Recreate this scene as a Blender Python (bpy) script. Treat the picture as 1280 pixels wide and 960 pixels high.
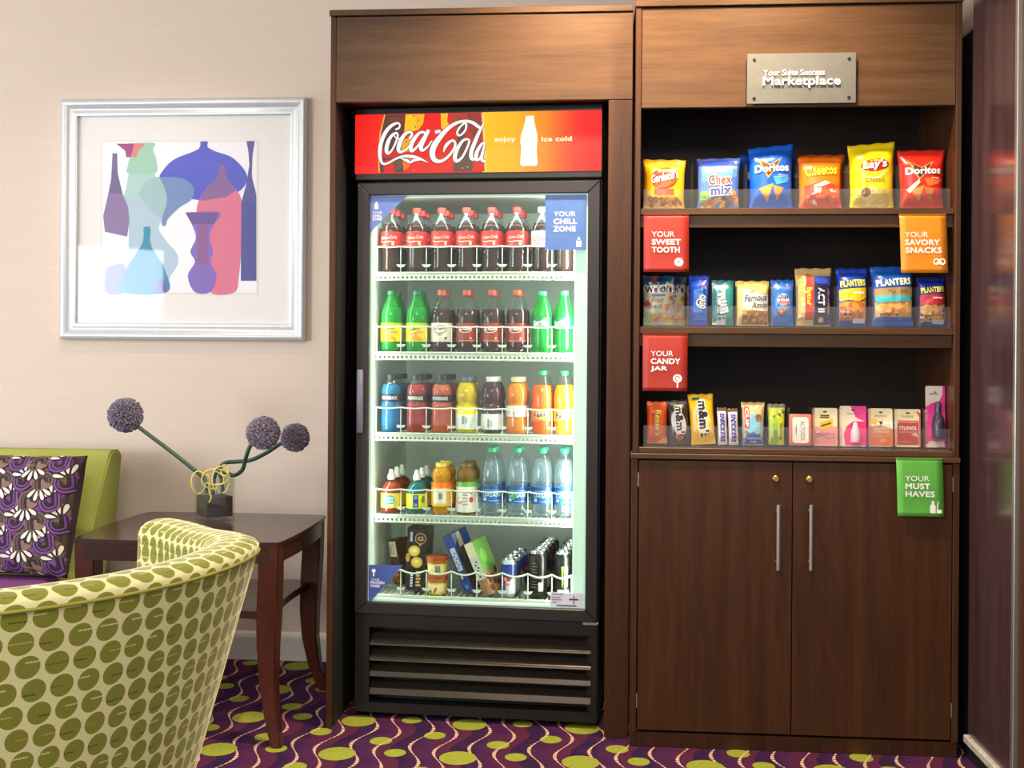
import bpy, bmesh, math, random
from mathutils import Vector, Matrix, noise

for o in list(bpy.data.objects):
    bpy.data.objects.remove(o)
SC = bpy.context.scene
COL = SC.collection
random.seed(7)
PI = math.pi

# ------------------------------------------------------------------ camera
F = 1400.0; HZ = 440.0; CH = 1.22; YAW = math.radians(4.5); ROLL = 0.0075   # pixels of a 1280x960 frame, metres
_r = Vector((math.cos(YAW), math.sin(YAW), 0)); _f = Vector((-math.sin(YAW), math.cos(YAW), 0))
_R = _r * math.cos(ROLL) + Vector((0, 0, math.sin(ROLL)))
_U = Vector((0, 0, math.cos(ROLL))) - _r * math.sin(ROLL)
cam = bpy.data.cameras.new('camera'); cam_o = bpy.data.objects.new('camera', cam); COL.objects.link(cam_o)
cam_o.matrix_world = Matrix(((_R.x, _U.x, -_f.x, 0), (_R.y, _U.y, -_f.y, 0), (_R.z, _U.z, -_f.z, CH), (0, 0, 0, 1)))
cam.sensor_width = 36; cam.lens = 36 * F / 1280; cam.shift_y = (HZ - 480) / 1280
cam.clip_start = 0.05; cam.clip_end = 60
SC.camera = cam_o

# ------------------------------------------------------------------ world, lights, exposure
w = bpy.data.worlds.new('World'); SC.world = w; w.use_nodes = True
w.node_tree.nodes['Background'].inputs[0].default_value = (0.95, 0.96, 1.0, 1)
w.node_tree.nodes['Background'].inputs[1].default_value = 0.50
SC.view_settings.view_transform = 'Standard'; SC.view_settings.look = 'None'
SC.view_settings.exposure = 0.7; SC.view_settings.gamma = 1.0; SC.view_settings.use_curve_mapping = False
SC.cycles.transparent_max_bounces = 32
SC.cycles.max_bounces = 10

def area(name, loc, target, sx, sy, power, col):
    l = bpy.data.lights.new(name, 'AREA'); l.shape = 'RECTANGLE'; l.size = sx; l.size_y = sy; l.energy = power; l.color = col
    o = bpy.data.objects.new(name, l); COL.objects.link(o); o.location = loc
    o.rotation_euler = (Vector(target) - Vector(loc)).to_track_quat('-Z', 'Y').to_euler(); return o
def spot(name, loc, target, power, col, size=100, blend=.8, rad=.05):
    l = bpy.data.lights.new(name, 'SPOT'); l.energy = power; l.color = col; l.spot_size = math.radians(size); l.spot_blend = blend
    l.shadow_soft_size = rad
    o = bpy.data.objects.new(name, l); COL.objects.link(o); o.location = loc
    o.rotation_euler = (Vector(target) - Vector(loc)).to_track_quat('-Z', 'Y').to_euler(); return o
# windows of the lobby, behind and to the left of the photographer
area('window_daylight', (-5.15, -1.6, 1.35), (-0.8, 4.0, 1.0), 2.0, 1.7, 125, (0.90, 0.95, 1.0))
area('window_daylight_side', (-5.0, 2.0, 1.6), (-0.8, 3.6, 0.9), 1.6, 1.6, 26, (0.93, 0.97, 1.0))
area('ceiling_fill', (-0.3, 0.4, 2.7), (-0.3, 1.6, 0.0), 1.8, 1.2, 55, (1.0, 0.92, 0.82))  # added unseen overhead fill, brightens the chair and the foreground
# recessed downlights that wash the wall and the cabinets
for nm, x, y, p in (('downlight_cooler', -0.08, 3.14, 120), ('downlight_shelves', 0.50, 3.08, 85),
                    ('downlight_picture', -1.75, 3.45, 16), ('downlight_table', -0.95, 2.6, 16)):
    spot(nm, (x, y, 2.71), (x, y + .45, 0), p, (1.0, 0.80, 0.54) if x > -.5 else (1.0, 0.89, 0.76), 120, .9, .05)

# ------------------------------------------------------------------ pixels to places
def ray(px, py):
    return _f + _R * ((px - 640) / F) + _U * ((HZ - py) / F)
def onY(px, py, Y):
    d = ray(px, py); t = Y / d.y; return Vector((d.x * t, Y, CH + d.z * t))
def onZ(px, py, Z):
    d = ray(px, py); t = (Z - CH) / d.z; return Vector((d.x * t, d.y * t, Z))
FA = math.radians(-3); FO = Vector((-.39, 3.645, 0))          # the cooler stands slightly turned in its bay
def onF(px, py, yl=0.0):
    d = ray(px, py); n = Vector((-math.sin(FA), math.cos(FA), 0))
    t = (FO.dot(n) + yl) / d.dot(n); p = Vector((d.x * t, d.y * t, CH + d.z * t)) - FO
    return p.x * math.cos(FA) + p.y * math.sin(FA), p.z

# ------------------------------------------------------------------ materials
def lin(c):
    o = []
    for v in c[:3]:
        v = v / 255.0
        o.append(v / 12.92 if v <= 0.04045 else ((v + 0.055) / 1.055) ** 2.4)
    return (o[0], o[1], o[2], 1.0)
MATS = {}
class NT:
    def __init__(s, name):
        s.m = bpy.data.materials.new(name); s.m.use_nodes = True; s.t = s.m.node_tree; s.n = s.t.nodes; s.b = s.n['Principled BSDF']
        s.out = s.n['Material Output']
    def new(s, typ, **kw):
        n = s.n.new(typ)
        for k, v in kw.items(): setattr(n, k, v)
        return n
    def link(s, a, b): s.t.links.new(a, b)
    def set(s, node, key, v):
        if hasattr(v, 'is_linked') or isinstance(v, bpy.types.NodeSocket): s.link(v, node.inputs[key])
        else: node.inputs[key].default_value = v
    def math(s, op, a, b=None, c=None):
        n = s.new('ShaderNodeMath', operation=op); s.set(n, 0, a)
        if b is not None: s.set(n, 1, b)
        if c is not None: s.set(n, 2, c)
        return n.outputs[0]
    def mix(s, fac, a, b):
        n = s.new('ShaderNodeMix', data_type='RGBA'); s.set(n, 0, fac); s.set(n, 6, a); s.set(n, 7, b); return n.outputs[2]
    def coord(s, kind='Object', scale=None, rot=None):
        c = s.new('ShaderNodeTexCoord').outputs[kind]
        if scale:
            m = s.new('ShaderNodeMapping'); m.inputs['Scale'].default_value = scale; s.link(c, m.inputs[0])
            if rot: m.inputs['Rotation'].default_value = rot
            c = m.outputs[0]
        return c
    def noise(s, vec, scale, detail=4, rough=.55):
        n = s.new('ShaderNodeTexNoise'); s.link(vec, n.inputs['Vector']); n.inputs['Scale'].default_value = scale
        n.inputs['Detail'].default_value = detail; n.inputs['Roughness'].default_value = rough; return n.outputs[0]
    def ramp(s, fac, stops):
        n = s.new('ShaderNodeValToRGB'); s.link(fac, n.inputs[0]); e = n.color_ramp.elements
        while len(e) < len(stops): e.new(.5)
        for i, (p, c) in enumerate(stops): e[i].position = p; e[i].color = c
        return n.outputs[0]
    def bump(s, h, strength=.2, dist=.002):
        n = s.new('ShaderNodeBump'); n.inputs['Strength'].default_value = strength; n.inputs['Distance'].default_value = dist
        s.link(h, n.inputs['Height']); s.link(n.outputs[0], s.b.inputs['Normal'])
    def base(s, v): s.set(s.b, 'Base Color', v)
    def p(s, **kw):
        for k, v in kw.items(): s.b.inputs[k.replace('_', ' ')].default_value = v
        return s

def plain(name, c, rough=.5, metal=0.0, var=.06, scale=30, **kw):
    """one colour with a faint procedural mottling"""
    if name in MATS: return MATS[name]
    t = NT(name); t.p(Roughness=rough, Metallic=metal, **kw)
    n = t.noise(t.coord(), scale, 3)
    L = lin(c); a = tuple(x * (1 - var) for x in L[:3]) + (1,); b = tuple(min(1, x * (1 + var)) for x in L[:3]) + (1,)
    t.base(t.ramp(n, [(.3, a), (.7, b)])); MATS[name] = t.m; return t.m

def wood(name, dark, light, scale, rough=.38):
    t = NT(name); t.p(Roughness=rough); t.b.inputs['Specular IOR Level'].default_value = .3; c = t.coord('Object', scale)
    n1 = t.noise(c, 3.0, 6, .6); n2 = t.noise(c, 14.0, 4, .6)
    f = t.math('ADD', t.math('MULTIPLY', n1, .65), t.math('MULTIPLY', n2, .35))
    t.base(t.ramp(f, [(.32, lin(dark)), (.68, lin(light))])); t.bump(n2, .08, .001)
    MATS[name] = t.m; return t.m
wood('wood_v', (52, 29, 15), (80, 47, 26), (9, 9, .55), .36)
wood('wood_h', (64, 42, 25), (92, 64, 40), (.55, 9, 9), .36)
wood('wood_inner_shaded', (33, 22, 17), (44, 31, 24), (.8, 8, 8), .5)  # same wood made darker: the unlit interior is put into the colour
wood('table_wood', (40, 22, 20), (60, 33, 29), (1.0, 7, 7), .2)
wood('table_leg', (52, 24, 17), (78, 36, 25), (8, 8, .8), .24)

def clear(name, tint=(1, 1, 1), diff=0.0, diffc=(1, 1, 1), ior=1.45, rough=.03, gl=1.0):
    """thin clear sheet: see-through, with a mirror layer after Fresnel and an optional milky share"""
    t = NT(name)
    tr = t.new('ShaderNodeBsdfTransparent'); tr.inputs[0].default_value = (*tint, 1)
    gs = t.new('ShaderNodeBsdfGlossy'); gs.inputs['Roughness'].default_value = rough
    fr = t.new('ShaderNodeFresnel'); bk = t.new('ShaderNodeNewGeometry').outputs['Backfacing']      # same mirror share on both faces of a thin sheet
    t.link(t.math('ADD', ior, t.math('MULTIPLY', bk, 1 / ior - ior)), fr.inputs[0])
    body = tr.outputs[0]
    if diff > 0:
        df = t.new('ShaderNodeBsdfDiffuse'); df.inputs[0].default_value = (*diffc, 1)
        tl = t.new('ShaderNodeBsdfTranslucent'); tl.inputs[0].default_value = (*diffc, 1)
        m0 = t.new('ShaderNodeMixShader'); m0.inputs[0].default_value = .3; t.link(df.outputs[0], m0.inputs[1]); t.link(tl.outputs[0], m0.inputs[2])
        m1 = t.new('ShaderNodeMixShader'); m1.inputs[0].default_value = diff; t.link(tr.outputs[0], m1.inputs[1]); t.link(m0.outputs[0], m1.inputs[2]); body = m1.outputs[0]
    m = t.new('ShaderNodeMixShader'); t.link(t.math('MULTIPLY', fr.outputs[0], gl), m.inputs[0]); t.link(body, m.inputs[1]); t.link(gs.outputs[0], m.inputs[2])
    t.link(m.outputs[0], t.out.inputs[0]); MATS[name] = t.m; return t.m
clear('pane', (.93, .98, .95), ior=1.5)
clear('picture_glass', (1, 1, 1), ior=1.5, gl=.4)
clear('acrylic', (.97, .97, .97), .03, (.9, .9, .88))
clear('pet', (.93, .95, .95), .015, (.9, .95, .95), gl=1.0)
clear('vase_glass', (.95, .97, .96), .015, (.9, .9, .9), ior=1.5)
clear('cellophane', (.95, .95, .92), .22, (.85, .8, .65))

def attr_mat(name, rough, emit=0.0, spec=.5, coat=0.0):
    """flat print: the colour of each printed shape comes from the mesh"""
    t = NT(name); a = t.new('ShaderNodeVertexColor', layer_name='Col'); t.p(Roughness=rough); t.b.inputs['Coat Weight'].default_value = coat
    n = t.noise(t.coord(), 90, 2); c = t.mix(t.math('MULTIPLY', n, .05), a.outputs[0], (.35, .3, .25, 1))
    t.base(c if not emit else (.02, .02, .02, 1))
    if emit: t.b.inputs['Specular IOR Level'].default_value = .12
    if emit: t.link(a.outputs[0], t.b.inputs['Emission Color']); t.b.inputs['Emission Strength'].default_value = emit
    MATS[name] = t.m; return t.m
attr_mat('print_gloss', .3); attr_mat('print_matte', .6); attr_mat('print_lit', .35, .64)
attr_mat('print_cloth', .9)

# ------------------------------------------------------------------ objects
def link(o, parent=None):
    COL.objects.link(o)
    if parent is not None: o.parent = parent
    return o
def tag(o, label=None, cat=None, group=None, kind=None):
    if label: o['label'] = label
    if cat: o['category'] = cat
    if group: o['group'] = group
    if kind: o['kind'] = kind
    return o
def thing(name, label, cat, loc=(0, 0, 0), rz=0.0, group=None):
    o = bpy.data.objects.new(name, None); link(o); o.empty_display_size = .05
    o.location = loc; o.rotation_euler = (0, 0, rz); return tag(o, label, cat, group)
def M(m): return MATS[m] if isinstance(m, str) else m
def obj(name, bm, mat, parent=None, smooth=False, off=None, auto=None):
    """one bmesh to one mesh object; off = world origin to subtract (parts of an unrotated thing)"""
    if off is not None: bmesh.ops.translate(bm, verts=bm.verts, vec=-Vector(off))
    bmesh.ops.recalc_face_normals(bm, faces=bm.faces)
    me = bpy.data.meshes.new(name); bm.to_mesh(me); bm.free()
    for mm in (mat if isinstance(mat, (list, tuple)) else [mat]): me.materials.append(M(mm))
    if smooth: me.shade_smooth()
    if auto is not None:
        me.shade_smooth(); me.set_sharp_from_angle(angle=math.radians(auto))
    return link(bpy.data.objects.new(name, me), parent)
def inst(name, me, parent=None, loc=(0, 0, 0), rz=0.0):
    o = bpy.data.objects.new(name, me); link(o, parent); o.location = loc; o.rotation_euler = (0, 0, rz); return o
KIDS = {}
def copy_tree(o, parent=None):
    c = o.copy(); COL.objects.link(c); c.parent = parent
    for ch in list(o.children): copy_tree(ch, c)
    return c
def struct(o): o['kind'] = 'structure'; return o

def B(): return bmesh.new()
def bx(bm, x0, x1, y0, y1, z0, z1, bev=0.0, seg=1):
    r = bmesh.ops.create_cube(bm, size=1.0); vs = r['verts']
    for v in vs:
        v.co = Vector((x0 + (v.co.x + .5) * (x1 - x0), y0 + (v.co.y + .5) * (y1 - y0), z0 + (v.co.z + .5) * (z1 - z0)))
    if bev > 0:
        es = list({e for v in vs for e in v.link_edges})
        bmesh.ops.bevel(bm, geom=es, offset=bev, segments=seg, affect='EDGES', profile=.5)
    return bm
def lathe(bm, prof, seg=24, cx=0, cy=0, z0=0, sx=1, sy=1):
    rings = []
    for r, z in prof:
        if r < 1e-6: rings.append([bm.verts.new((cx, cy, z0 + z))])
        else: rings.append([bm.verts.new((cx + sx * r * math.cos(2 * PI * i / seg), cy + sy * r * math.sin(2 * PI * i / seg), z0 + z)) for i in range(seg)])
    for a, b in zip(rings, rings[1:]):
        for i in range(seg):
            j = (i + 1) % seg
            if len(a) == 1 and len(b) == 1: continue
            if len(a) == 1: bm.faces.new((a[0], b[j], b[i]))
            elif len(b) == 1: bm.faces.new((a[i], a[j], b[0]))
            else: bm.faces.new((a[i], a[j], b[j], b[i]))
    return bm
def tube(bm, pts, rad, seg=8, cap=True):
    pts = [Vector(p) for p in pts]; n = len(pts); rings = []
    up = Vector((0, 0, 1)); prev = None
    for i, p in enumerate(pts):
        t = (pts[min(i + 1, n - 1)] - pts[max(i - 1, 0)]).normalized()
        if prev is None:
            a = t.cross(up if abs(t.z) < .9 else Vector((1, 0, 0))).normalized()
        else:
            a = (prev - t * prev.dot(t)).normalized()
        prev = a; b = t.cross(a); r = rad[i] if isinstance(rad, (list, tuple)) else rad
        rings.append([bm.verts.new(p + a * (r * math.cos(2 * PI * k / seg)) + b * (r * math.sin(2 * PI * k / seg))) for k in range(seg)])
    for x, y in zip(rings, rings[1:]):
        for k in range(seg): bm.faces.new((x[k], x[(k + 1) % seg], y[(k + 1) % seg], y[k]))
    if cap: bm.faces.new(rings[0][::-1]); bm.faces.new(rings[-1])
    return bm
def prism(bm, pts2, y0, y1, axis='y'):
    """extrude a polygon of (a, b) points between two depths"""
    mk = {'y': lambda a, b, c: (a, c, b), 'x': lambda a, b, c: (c, a, b), 'z': lambda a, b, c: (a, b, c)}[axis]
    A = [bm.verts.new(mk(a, b, y0)) for a, b in pts2]; C = [bm.verts.new(mk(a, b, y1)) for a, b in pts2]
    bm.faces.new(A); bm.faces.new(C[::-1]); n = len(A)
    for i in range(n): bm.faces.new((A[i], C[i], C[(i + 1) % n], A[(i + 1) % n]))
    return bm
def smooth_path(pts, n=8):
    """Catmull-Rom through the points (any dimension, tuples)"""
    out = []
    P = [pts[0]] + list(pts) + [pts[-1]]
    for i in range(1, len(P) - 2):
        for k in range(n):
            t = k / n; q = []
            for a, b, c, d in zip(P[i - 1], P[i], P[i + 1], P[i + 2]):
                q.append(.5 * ((2 * b) + (c - a) * t + (2 * a - 5 * b + 4 * c - d) * t * t + (3 * b - a - 3 * c + d) * t ** 3))
            out.append(tuple(q))
    out.append(tuple(pts[-1])); return out

# ------------------------------------------------------------------ flat print: shapes and lettering laid on a surface
_txt = {}
def text_mesh(s, bold=0.0, shear=0.0):
    k = (s, bold, shear)
    if k in _txt: return _txt[k]
    cu = bpy.data.curves.new('lettering', 'FONT'); cu.body = s; cu.size = 1; cu.shear = shear
    cu.resolution_u = 3; cu.space_character = 1.0 + bold * 1.8
    o = bpy.data.objects.new('lettering', cu); me = o.to_mesh()
    v0 = [(v.co.x, v.co.y) for v in me.vertices]; f0 = [tuple(p.vertices) for p in me.polygons]
    o.to_mesh_clear(); bpy.data.objects.remove(o); bpy.data.curves.remove(cu)
    vs, fs = [], []
    sh_ = [(0, 0)] + ([(bold * math.cos(i * PI / 4), bold * math.sin(i * PI / 4)) for i in range(8)] if bold else [])     # bolder: the same letters laid around themselves
    for dx, dy in sh_:
        n = len(vs); vs += [(x + dx, y + dy) for x, y in v0]; fs += [tuple(i + n for i in f) for f in f0]
    x0 = min(v[0] for v in vs); x1 = max(v[0] for v in vs); y0 = min(v[1] for v in vs); y1 = max(v[1] for v in vs)
    vs = [(x - (x0 + x1) / 2, y - (y0 + y1) / 2) for x, y in vs]
    _txt[k] = (vs, fs, x1 - x0, y1 - y0); return _txt[k]

class Print:
    """collects coloured flat shapes in a (w x h) panel, origin lower left, x and y as fractions"""
    def __init__(s, w, h, surf, step=.0002, cell=.012, first=.0003):
        s.w, s.h, s.surf, s.step, s.cell, s.lay = w, h, surf, step, cell, first
        s.v = []; s.f = []; s.c = []
    def _add(s, vs, fs, col, cut=True):
        if cut and s.cell:
            xs = [v[0] for v in vs]; ys = [v[1] for v in vs]
            if max(xs) - min(xs) > s.cell * 1.2 or max(ys) - min(ys) > s.cell * 1.2:
                bm = bmesh.new(); bv = [bm.verts.new((x, y, 0)) for x, y in vs]
                for f in fs:
                    try: bm.faces.new([bv[i] for i in f])
                    except ValueError: pass
                for ax, lo, hi in ((0, min(xs), max(xs)), (1, min(ys), max(ys))):
                    k = math.ceil(lo / s.cell)
                    while k * s.cell < hi:
                        co = [0, 0, 0]; no = [0, 0, 0]; co[ax] = k * s.cell; no[ax] = 1
                        bmesh.ops.bisect_plane(bm, geom=bm.verts[:] + bm.edges[:] + bm.faces[:], plane_co=co, plane_no=no); k += 1
                bmesh.ops.triangulate(bm, faces=bm.faces[:])
                bm.verts.index_update(); vs = [(v.co.x, v.co.y) for v in bm.verts]; fs = [tuple(v.index for v in f.verts) for f in bm.faces]; bm.free()
        n = len(s.v); s.v += [s.surf(x, y, s.lay) for x, y in vs]
        for f in fs: s.f.append(tuple(i + n for i in f)); s.c.append(col)
        s.lay += s.step
    def poly(s, pts, col):
        p = [(x * s.w, y * s.h) for x, y in pts]; s._add(p, [tuple(range(len(p)))], lin(col)); return s
    def rect(s, x0, y0, x1, y1, col): return s.poly([(x0, y0), (x1, y0), (x1, y1), (x0, y1)], col)
    def ell(s, cx, cy, rx, ry, col, rot=0.0, n=18, mm=False):
        """rx, ry as fractions of the width (so that a circle stays round)"""
        a, b = rx * s.w, ry * s.w; c, d = math.cos(rot), math.sin(rot); X, Y = cx * s.w, cy * s.h; p = []
        for i in range(n):
            t = 2 * PI * i / n; u, v = a * math.cos(t), b * math.sin(t); p.append((X + u * c - v * d, Y + u * d + v * c))
        s._add(p, [tuple(range(n))], lin(col)); return s
    def text(s, st, cx, cy, w, col, h=None, rot=0.0, bold=.0, shear=0.0, out=None, ow=.03):
        """st fitted to a width (fraction of panel width) and optional height (fraction of panel height)"""
        vs, fs, tw, th = text_mesh(st, bold, shear)
        kx = w * s.w / tw; ky = kx if h is None else h * s.h / th
        if out is not None:
            v2, f2, w2, h2 = text_mesh(st, bold, shear); r_ = ow * kx * 1.3; ca, sa = math.cos(rot), math.sin(rot); X, Y = cx * s.w, cy * s.h
            for i in range(8):
                ox, oy = r_ * math.cos(i * PI / 4), r_ * math.sin(i * PI / 4); k0 = s.lay
                nc = 9 if bold else 1; m = len(v2) // nc; g = len(f2) // nc
                for j in range(nc):
                    if j and j % 2: continue
                    s.lay = k0 + j * 1e-5
                    s._add([(X + ox + x * kx * ca - y * ky * sa, Y + oy + x * kx * sa + y * ky * ca) for x, y in v2[j * m:(j + 1) * m]], [tuple(q - j * m for q in f) for f in f2[j * g:(j + 1) * g]], lin(out), cut=False)
                s.lay = k0 + 2e-5
            s.lay += s.step
        c, d = math.cos(rot), math.sin(rot); X, Y = cx * s.w, cy * s.h
        nc = 9 if bold else 1; m = len(vs) // nc; g = len(fs) // nc; k0 = s.lay
        for i in range(nc):                                            # each copy a hair above the last, so that none lie in one plane
            s.lay = k0 + i * 2e-5
            s._add([(X + x * kx * c - y * ky * d, Y + x * kx * d + y * ky * c) for x, y in vs[i * m:(i + 1) * m]], [tuple(q - i * m for q in f) for f in fs[i * g:(i + 1) * g]], lin(col), cut=False)
        return s
    def stroke(s, pts, widths, col, n=8):
        """brush stroke: pts fractions, widths as fraction of panel width"""
        if not isinstance(widths, (list, tuple)): widths = [widths] * len(pts)
        q = smooth_path([(x * s.w, y * s.h, wd * s.w) for (x, y), wd in zip(pts, widths)], n)
        vs = []; fs = []
        for i, (x, y, wd) in enumerate(q):
            a = q[max(i - 1, 0)]; b = q[min(i + 1, len(q) - 1)]; dx, dy = b[0] - a[0], b[1] - a[1]; L = math.hypot(dx, dy) or 1
            nx, ny = -dy / L * wd / 2, dx / L * wd / 2; vs += [(x + nx, y + ny), (x - nx, y - ny)]
            if i: k = 2 * i; fs.append((k - 2, k - 1, k + 1, k))
        s._add(vs, fs, lin(col), cut=False); return s
    def blobs(s, x0, y0, x1, y1, n, r, cols, asp=.7, seed=1):
        rr = random.Random(seed)
        for _ in range(n):
            s.ell(rr.uniform(x0, x1), rr.uniform(y0, y1), r * rr.uniform(.7, 1.2), r * asp * rr.uniform(.8, 1.1), rr.choice(cols), rr.uniform(0, PI), 8)
            s.lay -= s.step * .9
        s.lay += s.step; return s
    def build(s, name, mat, parent, **kw):
        me = bpy.data.meshes.new(name); me.from_pydata(s.v, [], s.f); me.materials.append(M(mat))
        a = me.color_attributes.new('Col', 'FLOAT_COLOR', 'CORNER'); buf = []
        for p, c in zip(me.polygons, s.c): buf += list(c) * p.loop_total
        a.data.foreach_set('color', buf); me.update()
        return link(bpy.data.objects.new(name, me), parent)
def flat_surf(ox, oz, y):
    """panel facing -Y, lower left corner at (ox, y, oz)"""
    return lambda x, z, o: (ox + x, y - o, oz + z)
def cyl_surf(r, z0, ang0=0.0, sx=1, sy=1):
    """panel wrapped on an upright cylinder, its middle (x = W/2) facing -Y"""
    def mk(W):
        return lambda x, z, o: ((r + o) * sx * math.sin((x - W / 2) / r + ang0), -(r + o) * sy * math.cos((x - W / 2) / r + ang0), z0 + z)
    return mk
ORD = ['leftmost', 'second from the left', 'third from the left', 'fourth from the left', 'fifth from the left', 'sixth from the left', 'seventh from the left', 'rightmost']

# ================================================================== the room
WY = 4.337          # back wall
YS = 3.56           # front of the cooler's surround
YC = 3.485          # front of the snack cabinet
def wall_mat():
    t = NT('wallpaper'); t.p(Roughness=.75)
    c = t.coord('Object', (4, 4, 260)); n = t.noise(c, 1.0, 3); g = t.noise(t.coord('Object', (30, 30, 120)), 3.0, 2)
    f = t.math('ADD', t.math('MULTIPLY', n, .6), t.math('MULTIPLY', g, .4))
    t.base(t.ramp(f, [(.3, lin((210, 192, 176))), (.7, lin((220, 202, 186)))])); t.bump(n, .12, .001); MATS['wallpaper'] = t.m
wall_mat()
def carpet_mat():
    t = NT('carpet'); t.p(Roughness=.95); t.b.inputs['Specular IOR Level'].default_value = .1
    sx = t.new('ShaderNodeSeparateXYZ'); t.link(t.coord(), sx.inputs[0]); X, Y = sx.outputs[0], sx.outputs[1]
    def fr(v, off, per):            # signed distance to the nearest lattice line
        q = t.math('DIVIDE', t.math('SUBTRACT', v, off), per)
        return t.math('MULTIPLY', t.math('SUBTRACT', q, t.math('ROUND', q)), per)
    def circ(ox, oy, r):
        dx = fr(X, ox, .368); dy = fr(Y, oy, .304)
        d = t.math('SQRT', t.math('ADD', t.math('MULTIPLY', dx, dx), t.math('MULTIPLY', dy, dy)))
        return t.math('LESS_THAN', d, r)
    def wave(ox, oy, amp):
        ph = t.math('MULTIPLY', t.math('SUBTRACT', Y, oy), 2 * PI / .304)
        c = t.math('COSINE', ph)
        xc = t.math('ADD', X, t.math('MULTIPLY', c, amp))
        d = t.math('ABSOLUTE', fr(xc, ox, .184))
        wd = t.math('ADD', .0018, t.math('MULTIPLY', t.math('POWER', t.math('ABSOLUTE', c), 2.0), .0036))
        dash = t.math('GREATER_THAN', t.math('FRACT', t.math('MULTIPLY', Y, 55.0)), .22)
        return t.math('MULTIPLY', t.math('LESS_THAN', d, wd), dash)
    stripe = fr(t.math('ADD', X, t.math('MULTIPLY', t.math('COSINE', t.math('MULTIPLY', t.math('SUBTRACT', Y, 3.41), 2 * PI / .304)), .025)), -.70, .184)
    n = t.noise(t.coord(), 14, 5, .65); k = t.math('ADD', t.math('MULTIPLY', stripe, 3.2), n)
    basec = t.ramp(k, [(.25, lin((50, 26, 62))), (.5, lin((72, 32, 72))), (.75, lin((86, 35, 62)))])
    pile = t.noise(t.coord(), 420, 2); basec = t.mix(t.math('MULTIPLY', pile, .35), basec, lin((25, 12, 30)))
    tuft = t.noise(t.coord(), 60, 4, .7)
    green = t.mix(tuft, lin((112, 118, 38)), lin((160, 166, 62)))
    for ox, oy, r in ((-.675, 3.463, .035), (-.514, 3.528, .034), (-.612, 3.364, .033)): basec = t.mix(circ(ox, oy, r), basec, green)
    for ox, oy in ((-.736, 3.43), (-.655, 3.385)): basec = t.mix(wave(ox, oy, .025), basec, lin((206, 170, 142)))
    basec = t.mix(circ(-.785, 3.34, .056), basec, green)
    t.base(basec); t.bump(pile, .35, .003); MATS['carpet'] = t.m
carpet_mat()
plain('white_paint', (222, 216, 204), .45); plain('ceiling_paint', (232, 226, 214), .8)
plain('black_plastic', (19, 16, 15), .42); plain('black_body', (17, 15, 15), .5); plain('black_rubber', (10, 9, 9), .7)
plain('chrome', (205, 205, 205), .22, 1.0); plain('steel_brushed', (178, 174, 168), .38, .85); plain('plate_metal', (104, 102, 98), .55, .4); plain('brass', (196, 168, 96), .28, 1.0)
def door_panel_mat():
    t = NT('purple_lacquer'); t.p(Roughness=.22); t.b.inputs['Coat Weight'].default_value = .4; t.b.inputs['Coat Roughness'].default_value = .12
    n = t.noise(t.coord('Object', (6, 6, .6)), 4, 4); t.base(t.ramp(n, [(.3, lin((54, 38, 44))), (.7, lin((74, 52, 54)))])); MATS['purple_lacquer'] = t.m
door_panel_mat()

struct(obj('floor', bx(B(), -5.5, 3.2, -3.2, WY + .1, -.04, 0), 'carpet'))
struct(obj('wall_back', bx(B(), -5.5, 1.26, WY, WY + .1, 0, 2.75), 'wallpaper'))
struct(obj('wall_right', bx(B(), 1.16, 1.26, 2.4, WY, 0, 2.75), 'wallpaper'))
struct(obj('ceiling', bx(B(), -5.5, 3.2, -.6, WY + .1, 2.75, 2.85), 'ceiling_paint'))
bm = B(); prof = [(WY, 0), (WY - .018, 0), (WY - .018, .088), (WY - .013, .1), (WY - .006, .106), (WY, .11)]
prism(bm, prof, -5.5, -.872, 'x'); struct(obj('baseboard_back', bm, 'white_paint'))
# dark lacquered partition on the right: panel, worn metal strip, black foot, edge trim
pt = thing('lacquered_partition', 'dark purple glossy partition panel at the right edge beside the snack cabinet', 'partition', (1.14, 3.2, 0))
po = pt.location
obj('panel', bx(B(), 1.12, 1.158, 3.125, 3.495, .072, 2.74, .002), 'purple_lacquer', pt, off=po)
obj('edge_trim', bx(B(), 1.112, 1.158, 3.105, 3.125, .012, 2.74, .002), 'steel_brushed', pt, off=po)
obj('front_panel', bx(B(), 1.124, 1.158, 2.45, 3.105, .012, 2.74, .002), 'wood_v', pt, off=po)
obj('gap_shade_panel', bx(B(), 1.126, 1.158, 3.496, 3.93, 0, 2.215), 'black_rubber', pt, off=po)  # added black sheet that stands in for the shade in the cabinet gap
obj('kick_strip', bx(B(), 1.106, 1.158, 3.125, 3.495, .048, .0715, .003), plain('worn_strip', (196, 190, 180), .4, .2, .3, 60), pt, off=po)
obj('foot', bx(B(), 1.122, 1.158, 3.125, 3.495, 0, .05), 'black_rubber', pt, off=po)

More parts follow.
